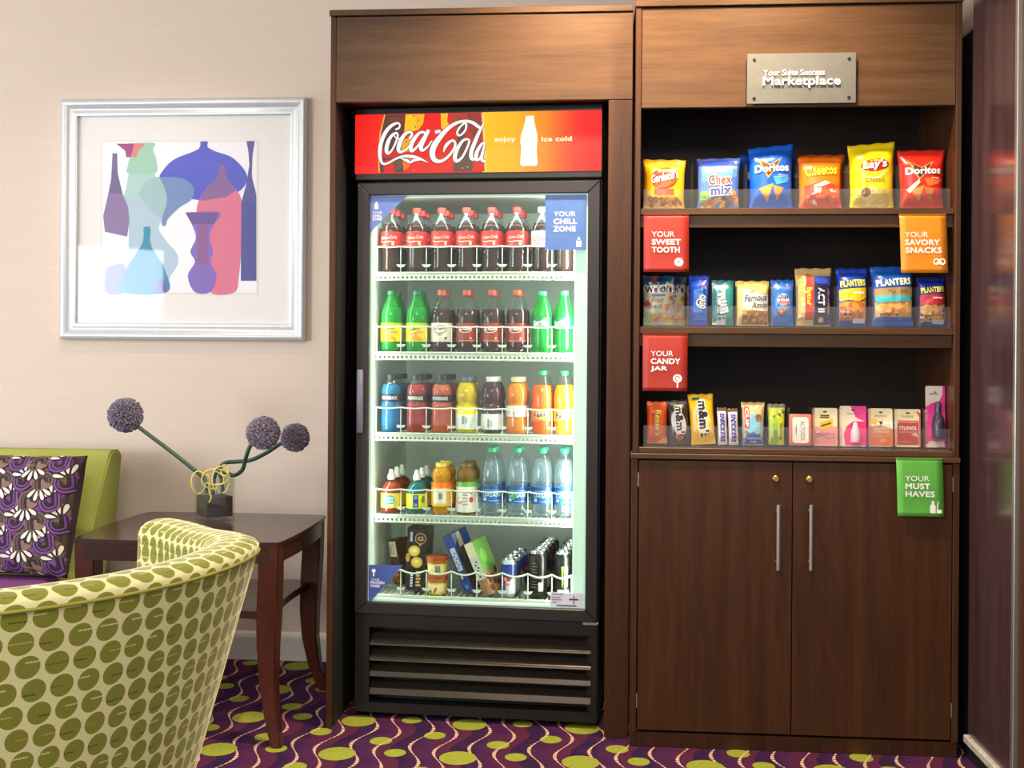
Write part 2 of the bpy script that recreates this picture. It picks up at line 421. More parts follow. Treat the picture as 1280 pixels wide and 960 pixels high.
# ================================================================== surround of the cooler
sx0, sx1 = -.875, .0965
sr = thing('cooler_surround', 'dark wooden surround framing the drinks cooler, left panel, header and right stile', 'surround', (sx0, YS, 0)); so = sr.location
zt = 2.297; zh = onY(600, 126, YS).z
obj('left_panel', bx(B(), sx0, sx0 + .018, YS, WY - .019, 0, zt, .0015), 'wood_v', sr, off=so)
obj('bay_shade_sheet', bx(B(), sx0 + .0185, sx0 + .0215, YS + .02, WY - .02, 0, zh + .004), 'black_rubber', sr, off=so)  # black sheet added to darken the bay side, where only shade falls
obj('header_panel', bx(B(), sx0 + .0185, sx1, YS, YS + .02, zh, zt, .0015), 'wood_h', sr, off=so)
obj('right_stile', bx(B(), .021, sx1, YS, YS + .02, 0, zh - .0015, .0015), 'wood_v', sr, off=so)
obj('bay_roof', bx(B(), sx0 + .0185, sx1, YS + .0205, WY - .001, zh + .006, zh + .025), 'wood_inner_shaded', sr, off=so)
obj('top_board', bx(B(), sx0 - .004, sx1, YS - .006, WY - .001, zt + .003, zt + .022, .0015), 'wood_h', sr, off=so)

# ================================================================== snack cabinet: open shelf unit over a base cabinet
def zc(py, px=996): return onY(px, py, YC).z
cx0, cx1 = .104, 1.086
YB = 3.90
hu = thing('open_shelf_unit', 'dark wooden open shelf unit stocked with snacks above the two-door cabinet', 'shelf unit', (cx0, YC, zc(569))); ho = hu.location
zb = zc(569); ztop = zc(6); t_ = .017
for a in (cx0, cx1 - t_): obj('side_panel', bx(B(), a, a + t_, YC, YB, zb, ztop, .0015), 'wood_v', hu, off=ho)
obj('top_board', bx(B(), cx0 - .003, cx1 + .003, YC - .006, YB, ztop + .001, ztop + .02, .0015), 'wood_h', hu, off=ho)
obj('fascia', bx(B(), cx0 + t_ + .0008, cx1 - t_ - .0008, YC + .003, YC + .023, zc(133), ztop - .002, .0015), 'wood_h', hu, off=ho)
obj('back_panel', bx(B(), cx0 + t_, cx1 - t_, YB - .012, YB, zb, ztop - .002), 'wood_inner_shaded', hu, off=ho)
SH = []
for yt, ym, yb in ((260, 267.5, 283.5), (409.5, 417.5, 434)):
    obj('shelf', bx(B(), cx0 + t_ + .0005, cx1 - t_ - .0005, YC + .012, YB - .013, zc(ym), zc(yt), .0015), 'wood_inner_shaded', hu, off=ho)
    obj('shelf_apron', bx(B(), cx0 + t_ + .0005, cx1 - t_ - .0005, YC + .02, YC + .038, zc(yb), zc(ym) - .0005, .0015), 'wood_h', hu, off=ho)
    obj('shelf_edge', bx(B(), cx0 + t_ + .0005, cx1 - t_ - .0005, YC + .008, YC + .0118, zc(ym), zc(yt), .0008), 'wood_h', hu, off=ho)
    SH.append(zc(yt))
obj('bottom_board', bx(B(), cx0 + t_ + .0005, cx1 - t_ - .0005, YC + .002, YB - .013, zb, zc(562), .0015), 'wood_h', hu, off=ho); SH.append(zc(562))

bc = thing('base_cabinet', 'dark brown wooden base cabinet with two locking doors and bar handles', 'cabinet', (cx0, YC, 0)); bo = bc.location
zl = zb - .001; kx0, kx1 = .1, 1.088
zdt, zdb = zc(578), zc(919)
for a in (kx0, kx1 - .019): obj('side_panel', bx(B(), a, a + .019, YC, WY - .02, zdb - .008, zl - .0165, .0015), 'wood_v', bc, off=bo)
obj('top_board', bx(B(), kx0 - .0025, kx1, YC - .006, WY - .001, zl - .016, zl, .0015), 'wood_h', bc, off=bo)
obj('plinth', bx(B(), kx0 - .002, kx1, YC + .008, YC + .03, 0, zdb - .0085, .0015), 'wood_v', bc, off=bo)
obj('carcass', bx(B(), kx0 + .02, kx1 - .02, YC + .03, YC + .06, zdb, zl - .017), 'black_rubber', bc, off=bo)
xm = onY(990, 750, YC).x
for i, (a, b) in enumerate(((kx0 + .0225, xm - .0015), (xm + .0015, kx1 - .0215))):
    d = obj('door', bx(B(), a, b, YC + .001, YC + .02, zdb, zdt, .0012), 'wood_v', bc, off=bo)
    hx = onY(971 if i == 0 else 1011.5, 665, YC).x; z0, z1 = zc(706, hx * 400 + 560), zc(626, hx * 400 + 560)
    bm = B(); tube(bm, [(hx, YC - .032, z0), (hx, YC - .032, z1)], .0062, 12)
    for z in (z0 + .022, z1 - .022): tube(bm, [(hx, YC + .002, z), (hx, YC - .032, z)], .004, 8)
    obj('handle', bm, 'steel_brushed', d, off=bo, auto=40)
    lx = onY(970 if i == 0 else 1012, 599, YC).x; lz = zc(599)
    bm = B(); lathe(bm, [(0, .006), (.0075, .006), (.011, .003), (.012, 0)], 20); bmesh.ops.rotate(bm, verts=bm.verts, matrix=Matrix.Rotation(PI / 2, 3, 'X')); bmesh.ops.translate(bm, verts=bm.verts, vec=(lx, YC + .001, lz))
    bx(bm, lx - .0012, lx + .0012, YC - .0056, YC - .0048, lz - .004, lz + .004)
    obj('lock', bm, 'brass', d, off=bo, auto=40)
    for hz in (zdt - .06, zdb + .09):
        bx_ = bx(B(), (a - .0032) if i == 0 else (b + .0006), (a - .0006) if i == 0 else (b + .0032), YC + .0005, YC + .018, hz - .022, hz + .022)
        obj('hinge', bx_, 'steel_brushed', d, off=bo)

# metal name plate on the fascia
pa, pb = onY(933, 131, YC), onY(1069, 67, YC); pw, ph = pb.x - pa.x, pb.z - pa.z
pl = thing('name_plate', 'brushed metal name plate with white raised lettering on the cabinet fascia', 'sign', (pa.x, YC + .002, pa.z))
obj('plate', bx(B(), 0, pw, -.016, -.011, 0, ph, .0008), 'plate_metal', pl)
for u in (.065, .935):
    for v in (.11, .88):
        s_ = obj('screw', lathe(B(), [(0, .004), (.0042, .003), (.005, 0), (.005, -.011)], 14), 'black_plastic', pl, auto=40)
        s_.rotation_euler = (PI / 2, 0, 0); s_.location = (u * pw, -.016, v * ph)
plain('letter_white', (240, 240, 238), .35)
def raised(st, cx, cz, wd, ht, y, depth, bold, parent, mat='letter_white'):
    vs, fs, tw, th = text_mesh(st, bold, 0); kx = wd / tw; kz = ht / th
    nc = 9 if bold else 1; m = len(vs) // nc
    bm = B(); bv = [bm.verts.new((cx + x * kx, y - (i // m) * 4e-5, cz + z * kz)) for i, (x, z) in enumerate(vs)]
    for f in fs:
        try: bm.faces.new([bv[i] for i in f])
        except ValueError: pass
    r = bmesh.ops.extrude_face_region(bm, geom=bm.faces[:]); bmesh.ops.translate(bm, verts=[v for v in r['geom'] if isinstance(v, bmesh.types.BMVert)], vec=(0, -depth, 0))
    return obj('lettering', bm, mat, parent)
raised('Your Suite Success', .43 * pw, .615 * ph, .565 * pw, .115 * ph, -.0162, .003, .0, pl)
raised('Marketplace', .5 * pw, .42 * ph, .71 * pw, .225 * ph, -.0162, .005, .007, pl)

# ================================================================== side table
TZ = .628; tx0, tx1, ty0, ty1 = -1.636, -.980, 3.378, 3.965
st = thing('side_table', 'dark red-brown wooden side table with curved legs and a lower shelf', 'table', ((tx0 + tx1) / 2, (ty0 + ty1) / 2, 0)); to = st.location
def bowed(x0, x1, y0, y1, b, n=10):
    p = []
    for i in range(n): t = i / n; p.append((x0 + (x1 - x0) * t, y0 - b * 4 * t * (1 - t)))
    for i in range(n): t = i / n; p.append((x1 + b * 4 * t * (1 - t), y0 + (y1 - y0) * t))
    for i in range(n): t = i / n; p.append((x1 + (x0 - x1) * t, y1 + b * 4 * t * (1 - t)))
    for i in range(n): t = i / n; p.append((x0 - b * 4 * t * (1 - t), y1 + (y0 - y1) * t))
    return p
bm = prism(B(), bowed(tx0, tx1, ty0, ty1, .014), TZ - .012, TZ, 'z')
bmesh.ops.bevel(bm, geom=[e for e in bm.edges if abs(e.verts[0].co.z - TZ) < 1e-5 and abs(e.verts[1].co.z - TZ) < 1e-5], offset=.003, segments=2, affect='EDGES')
obj('table_top', bm, 'table_wood', st, off=to, auto=35)
for sgn, y in ((-1, ty0), (1, ty1)):
    p = [(tx0 + .004 + (tx1 - tx0 - .008) * i / 10, y + sgn * (.012 * 4 * (i / 10) * (1 - i / 10) - .004)) for i in range(11)]
    p += [(a, b - sgn * .022) for a, b in p[::-1]]
    obj('apron', prism(B(), p, TZ - .066, TZ - .0125, 'z'), 'table_wood', st, off=to, auto=35)
for sgn, x in ((-1, tx0), (1, tx1)):
    p = [(x + sgn * (.012 * 4 * (i / 10) * (1 - i / 10) - .004), ty0 + .03 + (ty1 - ty0 - .06) * i / 10) for i in range(11)]
    p += [(a - sgn * .022, b) for a, b in p[::-1]]
    obj('apron', prism(B(), p, TZ - .066, TZ - .0125, 'z'), 'table_wood', st, off=to, auto=35)
for X, s1 in ((tx0, -1), (tx1, 1)):
    for Y, s2 in ((ty0, -1), (ty1, 1)):
        bm = B(); rings = []
        for z, sz, out in ((TZ - .0125, .066, -.002), (.5, .066, -.003), (.4, .065, -.008), (.3, .061, -.013), (.2, .053, -.014), (.1, .043, -.006), (.04, .036, .006), (0, .032, .015)):
            ox, oy = X + s1 * out, Y + s2 * out
            q = [(ox, oy), (ox - s1 * sz, oy), (ox - s1 * sz, oy - s2 * sz), (ox, oy - s2 * sz)]
            rings.append([bm.verts.new((a, b, z)) for a, b in q])
        for a, b in zip(rings, rings[1:]):
            for i in range(4): bm.faces.new((a[i], a[(i + 1) % 4], b[(i + 1) % 4], b[i]))
        bm.faces.new(rings[0]); bm.faces.new(rings[-1][::-1])
        es = [e for e in bm.edges if abs(e.verts[0].co.z - e.verts[1].co.z) > .02]
        bmesh.ops.bevel(bm, geom=es, offset=.005, segments=2, affect='EDGES')
        obj('leg', bm, 'table_leg', st, off=to, auto=40)
bm = prism(B(), bowed(tx0 + .03, tx1 - .03, ty0 + .045, ty1 - .03, -.022), .378, .402, 'z')
obj('lower_shelf', bm, 'table_wood', st, off=to, auto=35)

# ================================================================== vase with three alliums
VX, VY = onZ(266, 651, TZ).x, 3.80
vs_ = thing('glass_vase', 'square clear glass vase with dark filling on the side table', 'vase', (VX, VY, TZ))
vs_.rotation_euler = (0, 0, math.radians(40))
h_ = .053; VH = .150
def sqring(hw, z): return [(-hw, -hw, z), (hw, -hw, z), (hw, hw, z), (-hw, hw, z)]
bm = B(); rs = [[bm.verts.new(c) for c in sqring(a, z)] for a, z in ((h_, 0), (h_, VH), (h_ - .005, VH), (h_ - .005, .016))]
for a, b in zip(rs, rs[1:]):
    for i in range(4): bm.faces.new((a[i], a[(i + 1) % 4], b[(i + 1) % 4], b[i]))
bm.faces.new(rs[0][::-1]); bm.faces.new(rs[-1])
obj('glass', bm, 'vase_glass', vs_)
plain('filling', (58, 38, 34), .8, scale=120, var=.35)
obj('filling', bx(B(), -h_ + .0055, h_ - .0055, -h_ + .0055, h_ - .0055, .0165, .085, .002), 'filling', vs_)
plain('stem_green', (42, 72, 52), .45)
def head_mat():
    t = NT('allium'); t.p(Roughness=.8); n = t.noise(t.coord(), 160, 2); m = t.noise(t.coord(), 14, 2)
    c = t.ramp(n, [(.35, lin((78, 64, 96))), (.5, lin((132, 114, 156))), (.66, lin((186, 178, 176)))])
    t.base(t.mix(t.math('MULTIPLY', m, .45), c, lin((130, 128, 112)))); MATS['allium'] = t.m
head_mat()
def allium(px, py, r, path, label, y0, ex, ey):
    c = onY(px, py, y0); R_ = r / F * y0
    t = thing('allium_flower', label, 'flower', (VX, VY, TZ + .09), group='alliums in the glass vase'); o = t.location
    bm = B(); N = 620
    for i in range(N):
        zz = 1 - 2 * (i + .5) / N; ph = i * 2.399963; q = Vector((math.sqrt(1 - zz * zz) * math.cos(ph), math.sqrt(1 - zz * zz) * math.sin(ph), zz))
        q = (q + Vector((random.uniform(-.05, .05), random.uniform(-.05, .05), random.uniform(-.05, .05)))).normalized()
        a = q.orthogonal().normalized(); b = q.cross(a); L = R_ * random.uniform(.94, 1.06); wd = R_ * .085
        base = c + q * (R_ * .74); vv = [bm.verts.new(base + (a * math.cos(k * PI / 2 + i) + b * math.sin(k * PI / 2 + i)) * wd) for k in range(4)]
        tp = [bm.verts.new(c + q * L + (a * math.cos(k * PI / 2 + i) + b * math.sin(k * PI / 2 + i)) * wd * .75) for k in range(4)]
        ct = bm.verts.new(c + q * (L * .94))
        for k in range(4):
            bm.faces.new((vv[k], vv[(k + 1) % 4], tp[(k + 1) % 4], tp[k])); bm.faces.new((tp[k], tp[(k + 1) % 4], ct))
    bmesh.ops.create_icosphere(bm, subdivisions=2, radius=R_ * .82, matrix=Matrix.Translation(c))
    obj('flower_head', bm, 'allium', t, off=o)
    pts = smooth_path([tuple(onY(a, b, d)) for a, b, d in path] + [(VX + ex, VY + ey, TZ + .092)], 8)
    obj('stem', tube(B(), pts, .0072, 8), 'stem_green', t, off=o, smooth=True)
allium(157, 519, 22, [(160, 522, 3.78), (171, 532, 3.78), (212, 563, 3.79), (246, 590, 3.80), (256, 599, 3.80)], 'purple allium leaning far out to the left of the vase', 3.78, -.028, .0)
allium(329, 541, 21, [(322, 548, 3.70), (313, 557, 3.70), (307, 573, 3.71), (303, 587, 3.73), (293, 594, 3.75), (282, 591, 3.76), (273, 588, 3.77), (268, 596, 3.77)], 'larger purple allium on a kinked stem, second from the right', 3.70, .004, -.03)
allium(369, 547, 18, [(360, 551, 3.87), (350, 555, 3.87), (333, 566, 3.86), (314, 575, 3.85), (297, 577, 3.85), (284, 578, 3.84), (277, 582, 3.83), (275, 590, 3.83), (277, 600, 3.83)], 'smaller purple allium, rightmost of the three', 3.87, .024, .016)
plain('raffia', (206, 190, 96), .6)
bm = B()
for k, (ax, az, rx, rz, yy) in enumerate(((248, 603, 9, 14, -.075), (266, 600, 14, 11, -.076), (276, 600, 11, 17, -.078), (270, 596, 17, 10, -.077), (281, 588, 5, 7, -.074))):
    pts = []
    for i in range(22):
        a = 2 * PI * i / 21 * .9 + k; pts.append(tuple(onY(ax + rx * math.cos(a), az + rz * math.sin(a), VY + yy - .012 + .010 * math.sin(a * 1.5))))
    tube(bm, pts, .0026, 6)
tube(bm, smooth_path([tuple(onY(a, b, VY - .094)) for a, b in ((258, 592), (263, 600), (261, 612), (264, 622), (261, 628))], 6), .002, 6)
tag(obj('raffia_tie', bm, 'raffia', smooth=True), 'yellow raffia strands looped over the rim of the glass vase', 'raffia')

# ================================================================== framed picture
pc = [onY(75, 126, 4.30), onY(382.5, 119, 4.30), onY(380, 425, 4.30), onY(73, 424.5, 4.30)]       # TL TR BR BL
fx0 = (pc[0].x + pc[3].x) / 2; fx1 = (pc[1].x + pc[2].x) / 2; fz1 = (pc[0].z + pc[1].z) / 2; fz0 = (pc[2].z + pc[3].z) / 2
pf = thing('framed_picture', 'silver-white framed print of overlapping coloured vases on the wall', 'picture', ((fx0 + fx1) / 2, WY, fz0)); fo = pf.location
plain('silver_frame', (214, 217, 220), .32, .35, var=.03)
prof = [(0, 0), (0, .028), (.005, .034), (.014, .036), (.022, .033), (.031, .024), (.038, .0205), (.043, .021), (.05, .0235), (.058, .0235), (.064, .021), (.066, .012), (.066, 0)]
cor = [(fx0, fz0, 1, 1), (fx1, fz0, -1, 1), (fx1, fz1, -1, -1), (fx0, fz1, 1, -1)]
for k in range(4):
    bm = B(); A, C = cor[k], cor[(k + 1) % 4]; g = []
    for (x, z, sx, sz) in (A, C): g.append([bm.verts.new((x + sx * d, WY - .002 - h, z + sz * d)) for d, h in prof])
    for i in range(len(prof)):
        j = (i + 1) % len(prof); bm.faces.new((g[0][i], g[0][j], g[1][j], g[1][i]))
    bm.faces.new(g[0]); bm.faces.new(g[1][::-1]); obj('frame_rail', bm, 'silver_frame', pf, off=fo, auto=50)
fi = .066
plain('mat_board', (230, 226, 222), .85, var=.01)
obj('mat', bx(B(), fx0 + fi - .004, fx1 - fi + .004, WY - .008, WY - .003, fz0 + fi - .004, fz1 - fi + .004), 'mat_board', pf, off=fo)
gl = obj('glass', bx(B(), fx0 + fi - .002, fx1 - fi + .002, WY - .0165, WY - .0145, fz0 + fi - .002, fz1 - fi + .002), 'picture_glass', pf, off=fo)
def pz(zx, zy): return onY(50 + zx / 2.822, 100 + zy / 2.822, 4.325)
pr = Print(1, 1, lambda x, z, o: (x - fo.x, WY - .0085 - o - fo.y, z - fo.z), .00012, 0)
def ap(pts, col, sm=True):
    p = [tuple(pz(a, b)[i] for i in (0, 2)) for a, b in pts]
    if sm: p = smooth_path(p + [p[0]], 5)[:-1]
    pr.poly(p, tuple(v * .97 for v in col))
ap([(213, 212), (770, 214), (768, 757), (214, 755)], (226, 220, 212), False)
ap([(217, 216), (766, 218), (764, 753), (218, 751)], (240, 235, 228), False)
ap([(222, 218), (762, 216), (761, 748), (222, 748)], (243, 242, 246), False)
ap([(312, 222), (345, 222), (402, 222), (398, 245), (410, 285), (404, 335), (415, 382), (446, 430), (440, 480), (418, 520), (440, 562), (482, 612), (484, 652), (455, 700), (440, 748), (320, 748), (312, 600), (312, 470), (295, 420), (300, 390), (318, 340), (309, 300), (318, 262)], (176, 200, 216))
ap([(318, 222), (402, 222), (398, 245), (410, 285), (404, 330), (312, 330), (309, 300), (318, 262)], (158, 202, 178))
ap([(312, 330), (404, 330), (415, 382), (440, 420), (296, 420), (302, 385)], (172, 208, 204), False)
ap([(268, 224), (340, 224), (330, 250), (322, 272), (303, 272), (300, 250)], (160, 58, 128), False)
ap([(330, 224), (370, 224), (346, 250), (338, 272), (318, 272), (326, 250)], (222, 128, 122), False)
ap([(255, 258), (271, 258), (273, 330), (290, 400), (310, 450), (314, 500), (306, 552), (228, 535), (222, 480), (236, 420), (250, 350)], (110, 96, 142), False)
ap([(240, 400), (290, 400), (310, 450), (314, 500), (306, 552), (228, 535), (222, 480)], (138, 116, 160), False)
ap([(565, 217), (590, 217), (591, 236), (620, 252), (680, 275), (728, 332), (714, 382), (655, 413), (575, 425), (480, 402), (424, 352), (432, 320), (472, 280), (545, 250), (563, 236)], (78, 86, 196))
ap([(347, 405), (368, 362), (420, 342), (445, 400), (448, 450), (440, 490), (425, 488), (382, 450)], (160, 192, 196))
ap([(420, 342), (500, 346), (540, 378), (534, 420), (490, 450), (450, 490), (442, 512), (430, 512), (432, 480), (447, 430), (440, 385)], (112, 138, 186))
ap([(635, 302), (650, 305), (664, 350), (702, 402), (711, 450), (708, 600), (700, 690), (685, 748), (600, 748), (586, 650), (562, 560), (552, 455), (578, 392), (620, 348)], (218, 112, 142))
ap([(635, 302), (650, 305), (664, 350), (694, 388), (655, 413), (575, 425), (560, 425), (578, 392), (620, 348)], (132, 96, 152), False)
ap([(728, 215), (756, 215), (748, 270), (746, 340), (762, 405), (762, 708), (708, 708), (710, 430), (726, 372), (738, 300), (735, 255)], (84, 84, 150), False)
ap([(710, 430), (762, 430), (762, 708), (708, 708)], (74, 74, 148), False)
ap([(512, 467), (633, 467), (606, 520), (597, 560), (610, 605), (600, 642), (622, 690), (600, 747), (545, 747), (521, 690), (546, 642), (530, 605), (549, 560), (540, 520)], (128, 100, 186))
ap([(512, 467), (633, 467), (612, 508), (535, 508)], (106, 76, 148), False)
ap([(556, 510), (590, 510), (590, 650), (556, 650)], (140, 90, 142), False)
ap([(230, 668), (262, 650), (300, 655), (300, 748), (230, 748)], (132, 142, 182))
ap([(365, 520), (387, 520), (386, 572), (412, 622), (440, 672), (447, 748), (290, 748), (296, 682), (332, 622), (362, 572)], (44, 142, 178))
ap([(420, 700), (447, 710), (447, 748), (405, 748)], (92, 92, 170), False)
pr.build('print', 'print_matte', pf)

# ================================================================== sofa and cushion behind the table
plain('lime_fabric', (160, 166, 78), .9, var=.16, scale=260); plain('purple_fabric', (122, 62, 130), .9, var=.15, scale=260); plain('dark_leg', (40, 26, 22), .4)
sf = thing('sofa', 'lime green backed sofa with purple seat at the left edge', 'sofa', (-2.6, 3.55, 0)); fo2 = sf.location
bm = B(); prism(bm, [(3.80, .30), (3.83, .41), (4.06, .79), (4.075, .826), (4.10, .838), (4.16, .836), (4.18, .815), (4.14, .6), (4.0, .30)], -3.45, -1.83, 'x')
bmesh.ops.bevel(bm, geom=[e for e in bm.edges if abs(e.verts[0].co.x - e.verts[1].co.x) < 1e-4], offset=.008, segments=2, affect='EDGES')
obj('backrest', bm, 'lime_fabric', sf, off=fo2, auto=45)
obj('seat', bx(B(), -3.42, -1.87, 3.12, 3.82, .26, .425, .04, 4), 'purple_fabric', sf, off=fo2, auto=45)
obj('base', bx(B(), -3.42, -1.88, 3.16, 4.0, .12, .255, .01), 'lime_fabric', sf, off=fo2)
for x in (-3.36, -1.94):
    for y in (3.2, 3.93): obj('leg', lathe(B(), [(0, 0), (.015, 0), (.024, .12), (0, .12)], 12, x, y), 'dark_leg', sf, off=fo2, auto=40)

cw = .43
cu_c = onY(6, 646, 3.70)
ct = thing('patterned_cushion', 'purple, brown and white patterned square cushion leaning on the lime sofa back', 'cushion', (cu_c.x, 3.74, .43))
ct.rotation_euler = (math.radians(-17), 0, math.radians(-5))
def csurf(u, v, o, side=-1):
    a, b = 2 * u / cw - 1, 2 * v / cw - 1
    th = .085 * max(0, (1 - abs(a) ** 3.2)) ** .5 * max(0, (1 - abs(b) ** 3.2)) ** .5
    pin = 1 - .045 * (1 - a * a) * abs(b) ** 3 ; pin2 = 1 - .045 * (1 - b * b) * abs(a) ** 3
    return (a * cw / 2 * pin2, side * (th + o), cw / 2 + b * cw / 2 * pin)
bm = B(); n = 28
for side in (-1, 1):
    g = [[bm.verts.new(csurf(cw * i / n, cw * j / n, 0, side)) for i in range(n + 1)] for j in range(n + 1)]
    for j in range(n):
        for i in range(n): bm.faces.new((g[j][i], g[j][i + 1], g[j + 1][i + 1], g[j + 1][i]))
bmesh.ops.remove_doubles(bm, verts=bm.verts, dist=.0008)
plain('cushion_base', (58, 40, 48), .9, var=.12, scale=200)
obj('cover', bm, 'cushion_base', ct, smooth=True)
pr = Print(cw, cw, lambda x, y, o: csurf(x, y, o), .00002, .02, .0006)
def cush_motif(cx, cy, s, flip):
    dk = (34, 22, 30); k = s / cw; sg = -1 if flip else 1
    col = (124, 70, 142) if flip else (112, 88, 78)
    if not flip:
        pr.ell(cx, cy, .62 * k, .5 * k, (128, 102, 90), .3, 14)
    for rr, wd, c in ((.50, .16, dk), (.50, .09, col), (.33, .16, dk), (.33, .09, (104, 58, 132) if flip else (92, 70, 64)), (.17, .13, dk)):
        pts = [(cx + sg * rr * k * math.cos(a), cy + sg * rr * k * math.sin(a)) for a in [PI * t / 6 - .3 for t in range(7)]]
        pts.append((cx + sg * (-rr * k + .12 * k), cy - sg * .45 * k))
        pr.stroke(pts, wd * k, c, 3)
    for j, ang in enumerate((-.55, -.1, .35, .8)):
        a = -PI / 2 + ang * 1.25 + (PI if flip else 0) + (.5 if flip else 0)
        bx0, by0 = cx - sg * .12 * k, cy - sg * .28 * k
        L = .95 * k
        for grow, c in ((.05, dk), (0, (226, 218, 210))):
            p = []
            for t in range(12):
                q = 2 * PI * t / 12; rx = (.30 + grow) * L; w_ = (.075 + grow * .8) * L * (1.25 - .6 * math.cos(q + PI))
                x, y = rx * math.cos(q), w_ * math.sin(q)
                ox, oy = bx0 + math.cos(a) * L * .55, by0 + math.sin(a) * L * .55
                p.append((ox + x * math.cos(a) - y * math.sin(a), oy + x * math.sin(a) + y * math.cos(a)))
            p = [(min(.995, max(.005, x)), min(.995, max(.005, y))) for x, y in p]
            pr.poly(p, c)
pr.rect(.01, .01, .99, .99, (70, 52, 52))
for j in range(7):
    for i in range(7):
        x = .02 + i * .165 + (.08 if j % 2 else 0); y = .05 + j * .15
        if x < .97 and y < .97: pr.ell(min(.9, max(.1, x)), min(.9, max(.1, y)), .095, .08, (124, 70, 142) if (i + j) % 2 else (112, 86, 74), .4, 12)
for j in range(7):
    for i in range(7):
        x = .07 + i * .172 + (.086 if j % 2 else 0); y = .085 + j * .165
        if .04 < x < .95 and .05 < y < .96: cush_motif(x, y, .066, (i + j) % 2)
pr.build('pattern', 'print_cloth', ct)

# ================================================================== barrel armchair in the foreground
def dots_mat():
    t = NT('dotted_fabric'); t.p(Roughness=.85); t.b.inputs['Sheen Weight'].default_value = .55; t.b.inputs['Sheen Roughness'].default_value = .35; t.b.inputs['Sheen Tint'].default_value = (1, .97, .7, 1)
    sx = t.new('ShaderNodeSeparateXYZ'); t.link(t.coord('UV'), sx.inputs[0]); U_, V_ = sx.outputs[0], sx.outputs[1]
    s, p = .0472, .0424
    row = t.math('FLOOR', t.math('DIVIDE', V_, p)); uu = t.math('ADD', t.math('DIVIDE', U_, s), t.math('MULTIPLY', row, .28))
    cell = t.math('FLOOR', uu)
    fu = t.math('MULTIPLY', t.math('SUBTRACT', t.math('FRACT', uu), .5), s); fv = t.math('MULTIPLY', t.math('SUBTRACT', t.math('FRACT', t.math('DIVIDE', V_, p)), .5), p)
    d = t.math('SQRT', t.math('ADD', t.math('MULTIPLY', fu, fu), t.math('MULTIPLY', fv, fv)))
    disc = t.math('LESS_THAN', d, .0200)
    cb = t.new('ShaderNodeCombineXYZ'); t.link(cell, cb.inputs[0]); t.link(row, cb.inputs[1])
    wn = t.new('ShaderNodeTexWhiteNoise'); t.link(cb.outputs[0], wn.inputs[0]); rnd = wn.outputs[0]
    ws = t.new('ShaderNodeSeparateColor'); t.link(wn.outputs[1], ws.inputs[0])
    weave = t.noise(t.coord('UV', (420, 420, 1)), 1.0, 2)
    cream = t.mix(weave, lin((206, 196, 128)), lin((232, 224, 176)))
    olive = t.mix(weave, lin((104, 106, 26)), lin((142, 142, 44)))
    # dashed marks woven across each disc
    off = t.math('MULTIPLY', t.math('SUBTRACT', rnd, .5), .020)
    line = t.math('LESS_THAN', t.math('ABSOLUTE', t.math('SUBTRACT', fv, off)), .0014)
    dash = t.math('GREATER_THAN', t.math('FRACT', t.math('MULTIPLY', fu, 300.0)), .35)
    half = t.math('GREATER_THAN', t.math('MULTIPLY', fu, t.math('SUBTRACT', ws.outputs[1], .5)), -.0006)
    mk = t.math('MULTIPLY', t.math('MULTIPLY', line, dash), half)
    mc = t.ramp(ws.outputs[0], [(.0, lin((48, 44, 20))), (.45, lin((58, 52, 22))), (.5, lin((176, 150, 40))), (.75, lin((228, 222, 170)))])
    c = t.mix(disc, cream, t.mix(mk, olive, mc)); t.base(c); t.bump(weave, .15, .001); MATS['dotted_fabric'] = t.m
dots_mat(); plain('piping', (150, 142, 56), .7)
CX, CY, CR, CZ = -1.291, 2.116, .617, .82
ch = thing('barrel_armchair', 'barrel armchair in cream fabric with olive green dots, back to the viewer', 'armchair', (CX, CY, 0))
def sweep(name, prof, a0, a1, mat, n=72, round_=.05, closed=False, uv0=0.0, smooth=True):
    """profile of (radius, z) carried round the chair; ends drawn in to a rounded nose"""
    bm = B(); uvl = bm.loops.layers.uv.new('UVMap'); rm = sum(r for r, z in prof) / len(prof)
    vlen = [uv0]
    for (r0, z0), (r1, z1) in zip(prof, prof[1:]): vlen.append(vlen[-1] + math.hypot(r1 - r0, z1 - z0))
    angs = [a0 + (a1 - a0) * i / n for i in range(n + 1)]; rows = []
    mid = CR - .055
    for a in angs:
        e = min(a - a0, a1 - a) * CR; k = 1.0 if e >= round_ or not round_ else math.sqrt(max(0.0, 1 - (1 - e / round_) ** 2))
        row = []
        q = min(1.0, max(0.0, (abs(math.degrees(a) + 40.5) - 46) / 34)); q = q * q * (3 - 2 * q); sq = 1 - .105 * q
        for r, z in prof:
            rr = mid + (r - mid) * max(k, .12) if r > mid - .08 and z > .5 else r
            rr *= sq; row.append(bm.verts.new((rr * math.cos(a), rr * math.sin(a), z - (1 - k) * .03 * (1 if z > .8 else 0) - (.018 * q if z > .5 else 0))))
        rows.append(row)
    for i in range(n):
        for j in range(len(prof) - 1):
            f = bm.faces.new((rows[i][j], rows[i + 1][j], rows[i + 1][j + 1], rows[i][j + 1]))
            for lp, (ii, jj) in zip(f.loops, ((i, j), (i + 1, j), (i + 1, j + 1), (i, j + 1))): lp[uvl].uv = (angs[ii] * CR, vlen[jj])
    if closed:
        bm.faces.new(rows[0]); bm.faces.new(rows[-1][::-1])
    me = bpy.data.meshes.new(name); bm.to_mesh(me); bm.free(); me.materials.append(M(mat)); me.shade_smooth(); return link(bpy.data.objects.new(name, me), ch)
A0, A1 = math.radians(-143.5), math.radians(62.5)
sl = .275
outer = [(CR - (CZ - z) * sl, z) for z in (.10, .2, .3, .4, .5, .6, .7, .76, .80, CZ - .004)]
sweep('outer_back', outer, A0, A1, 'dotted_fabric', uv0=.013)
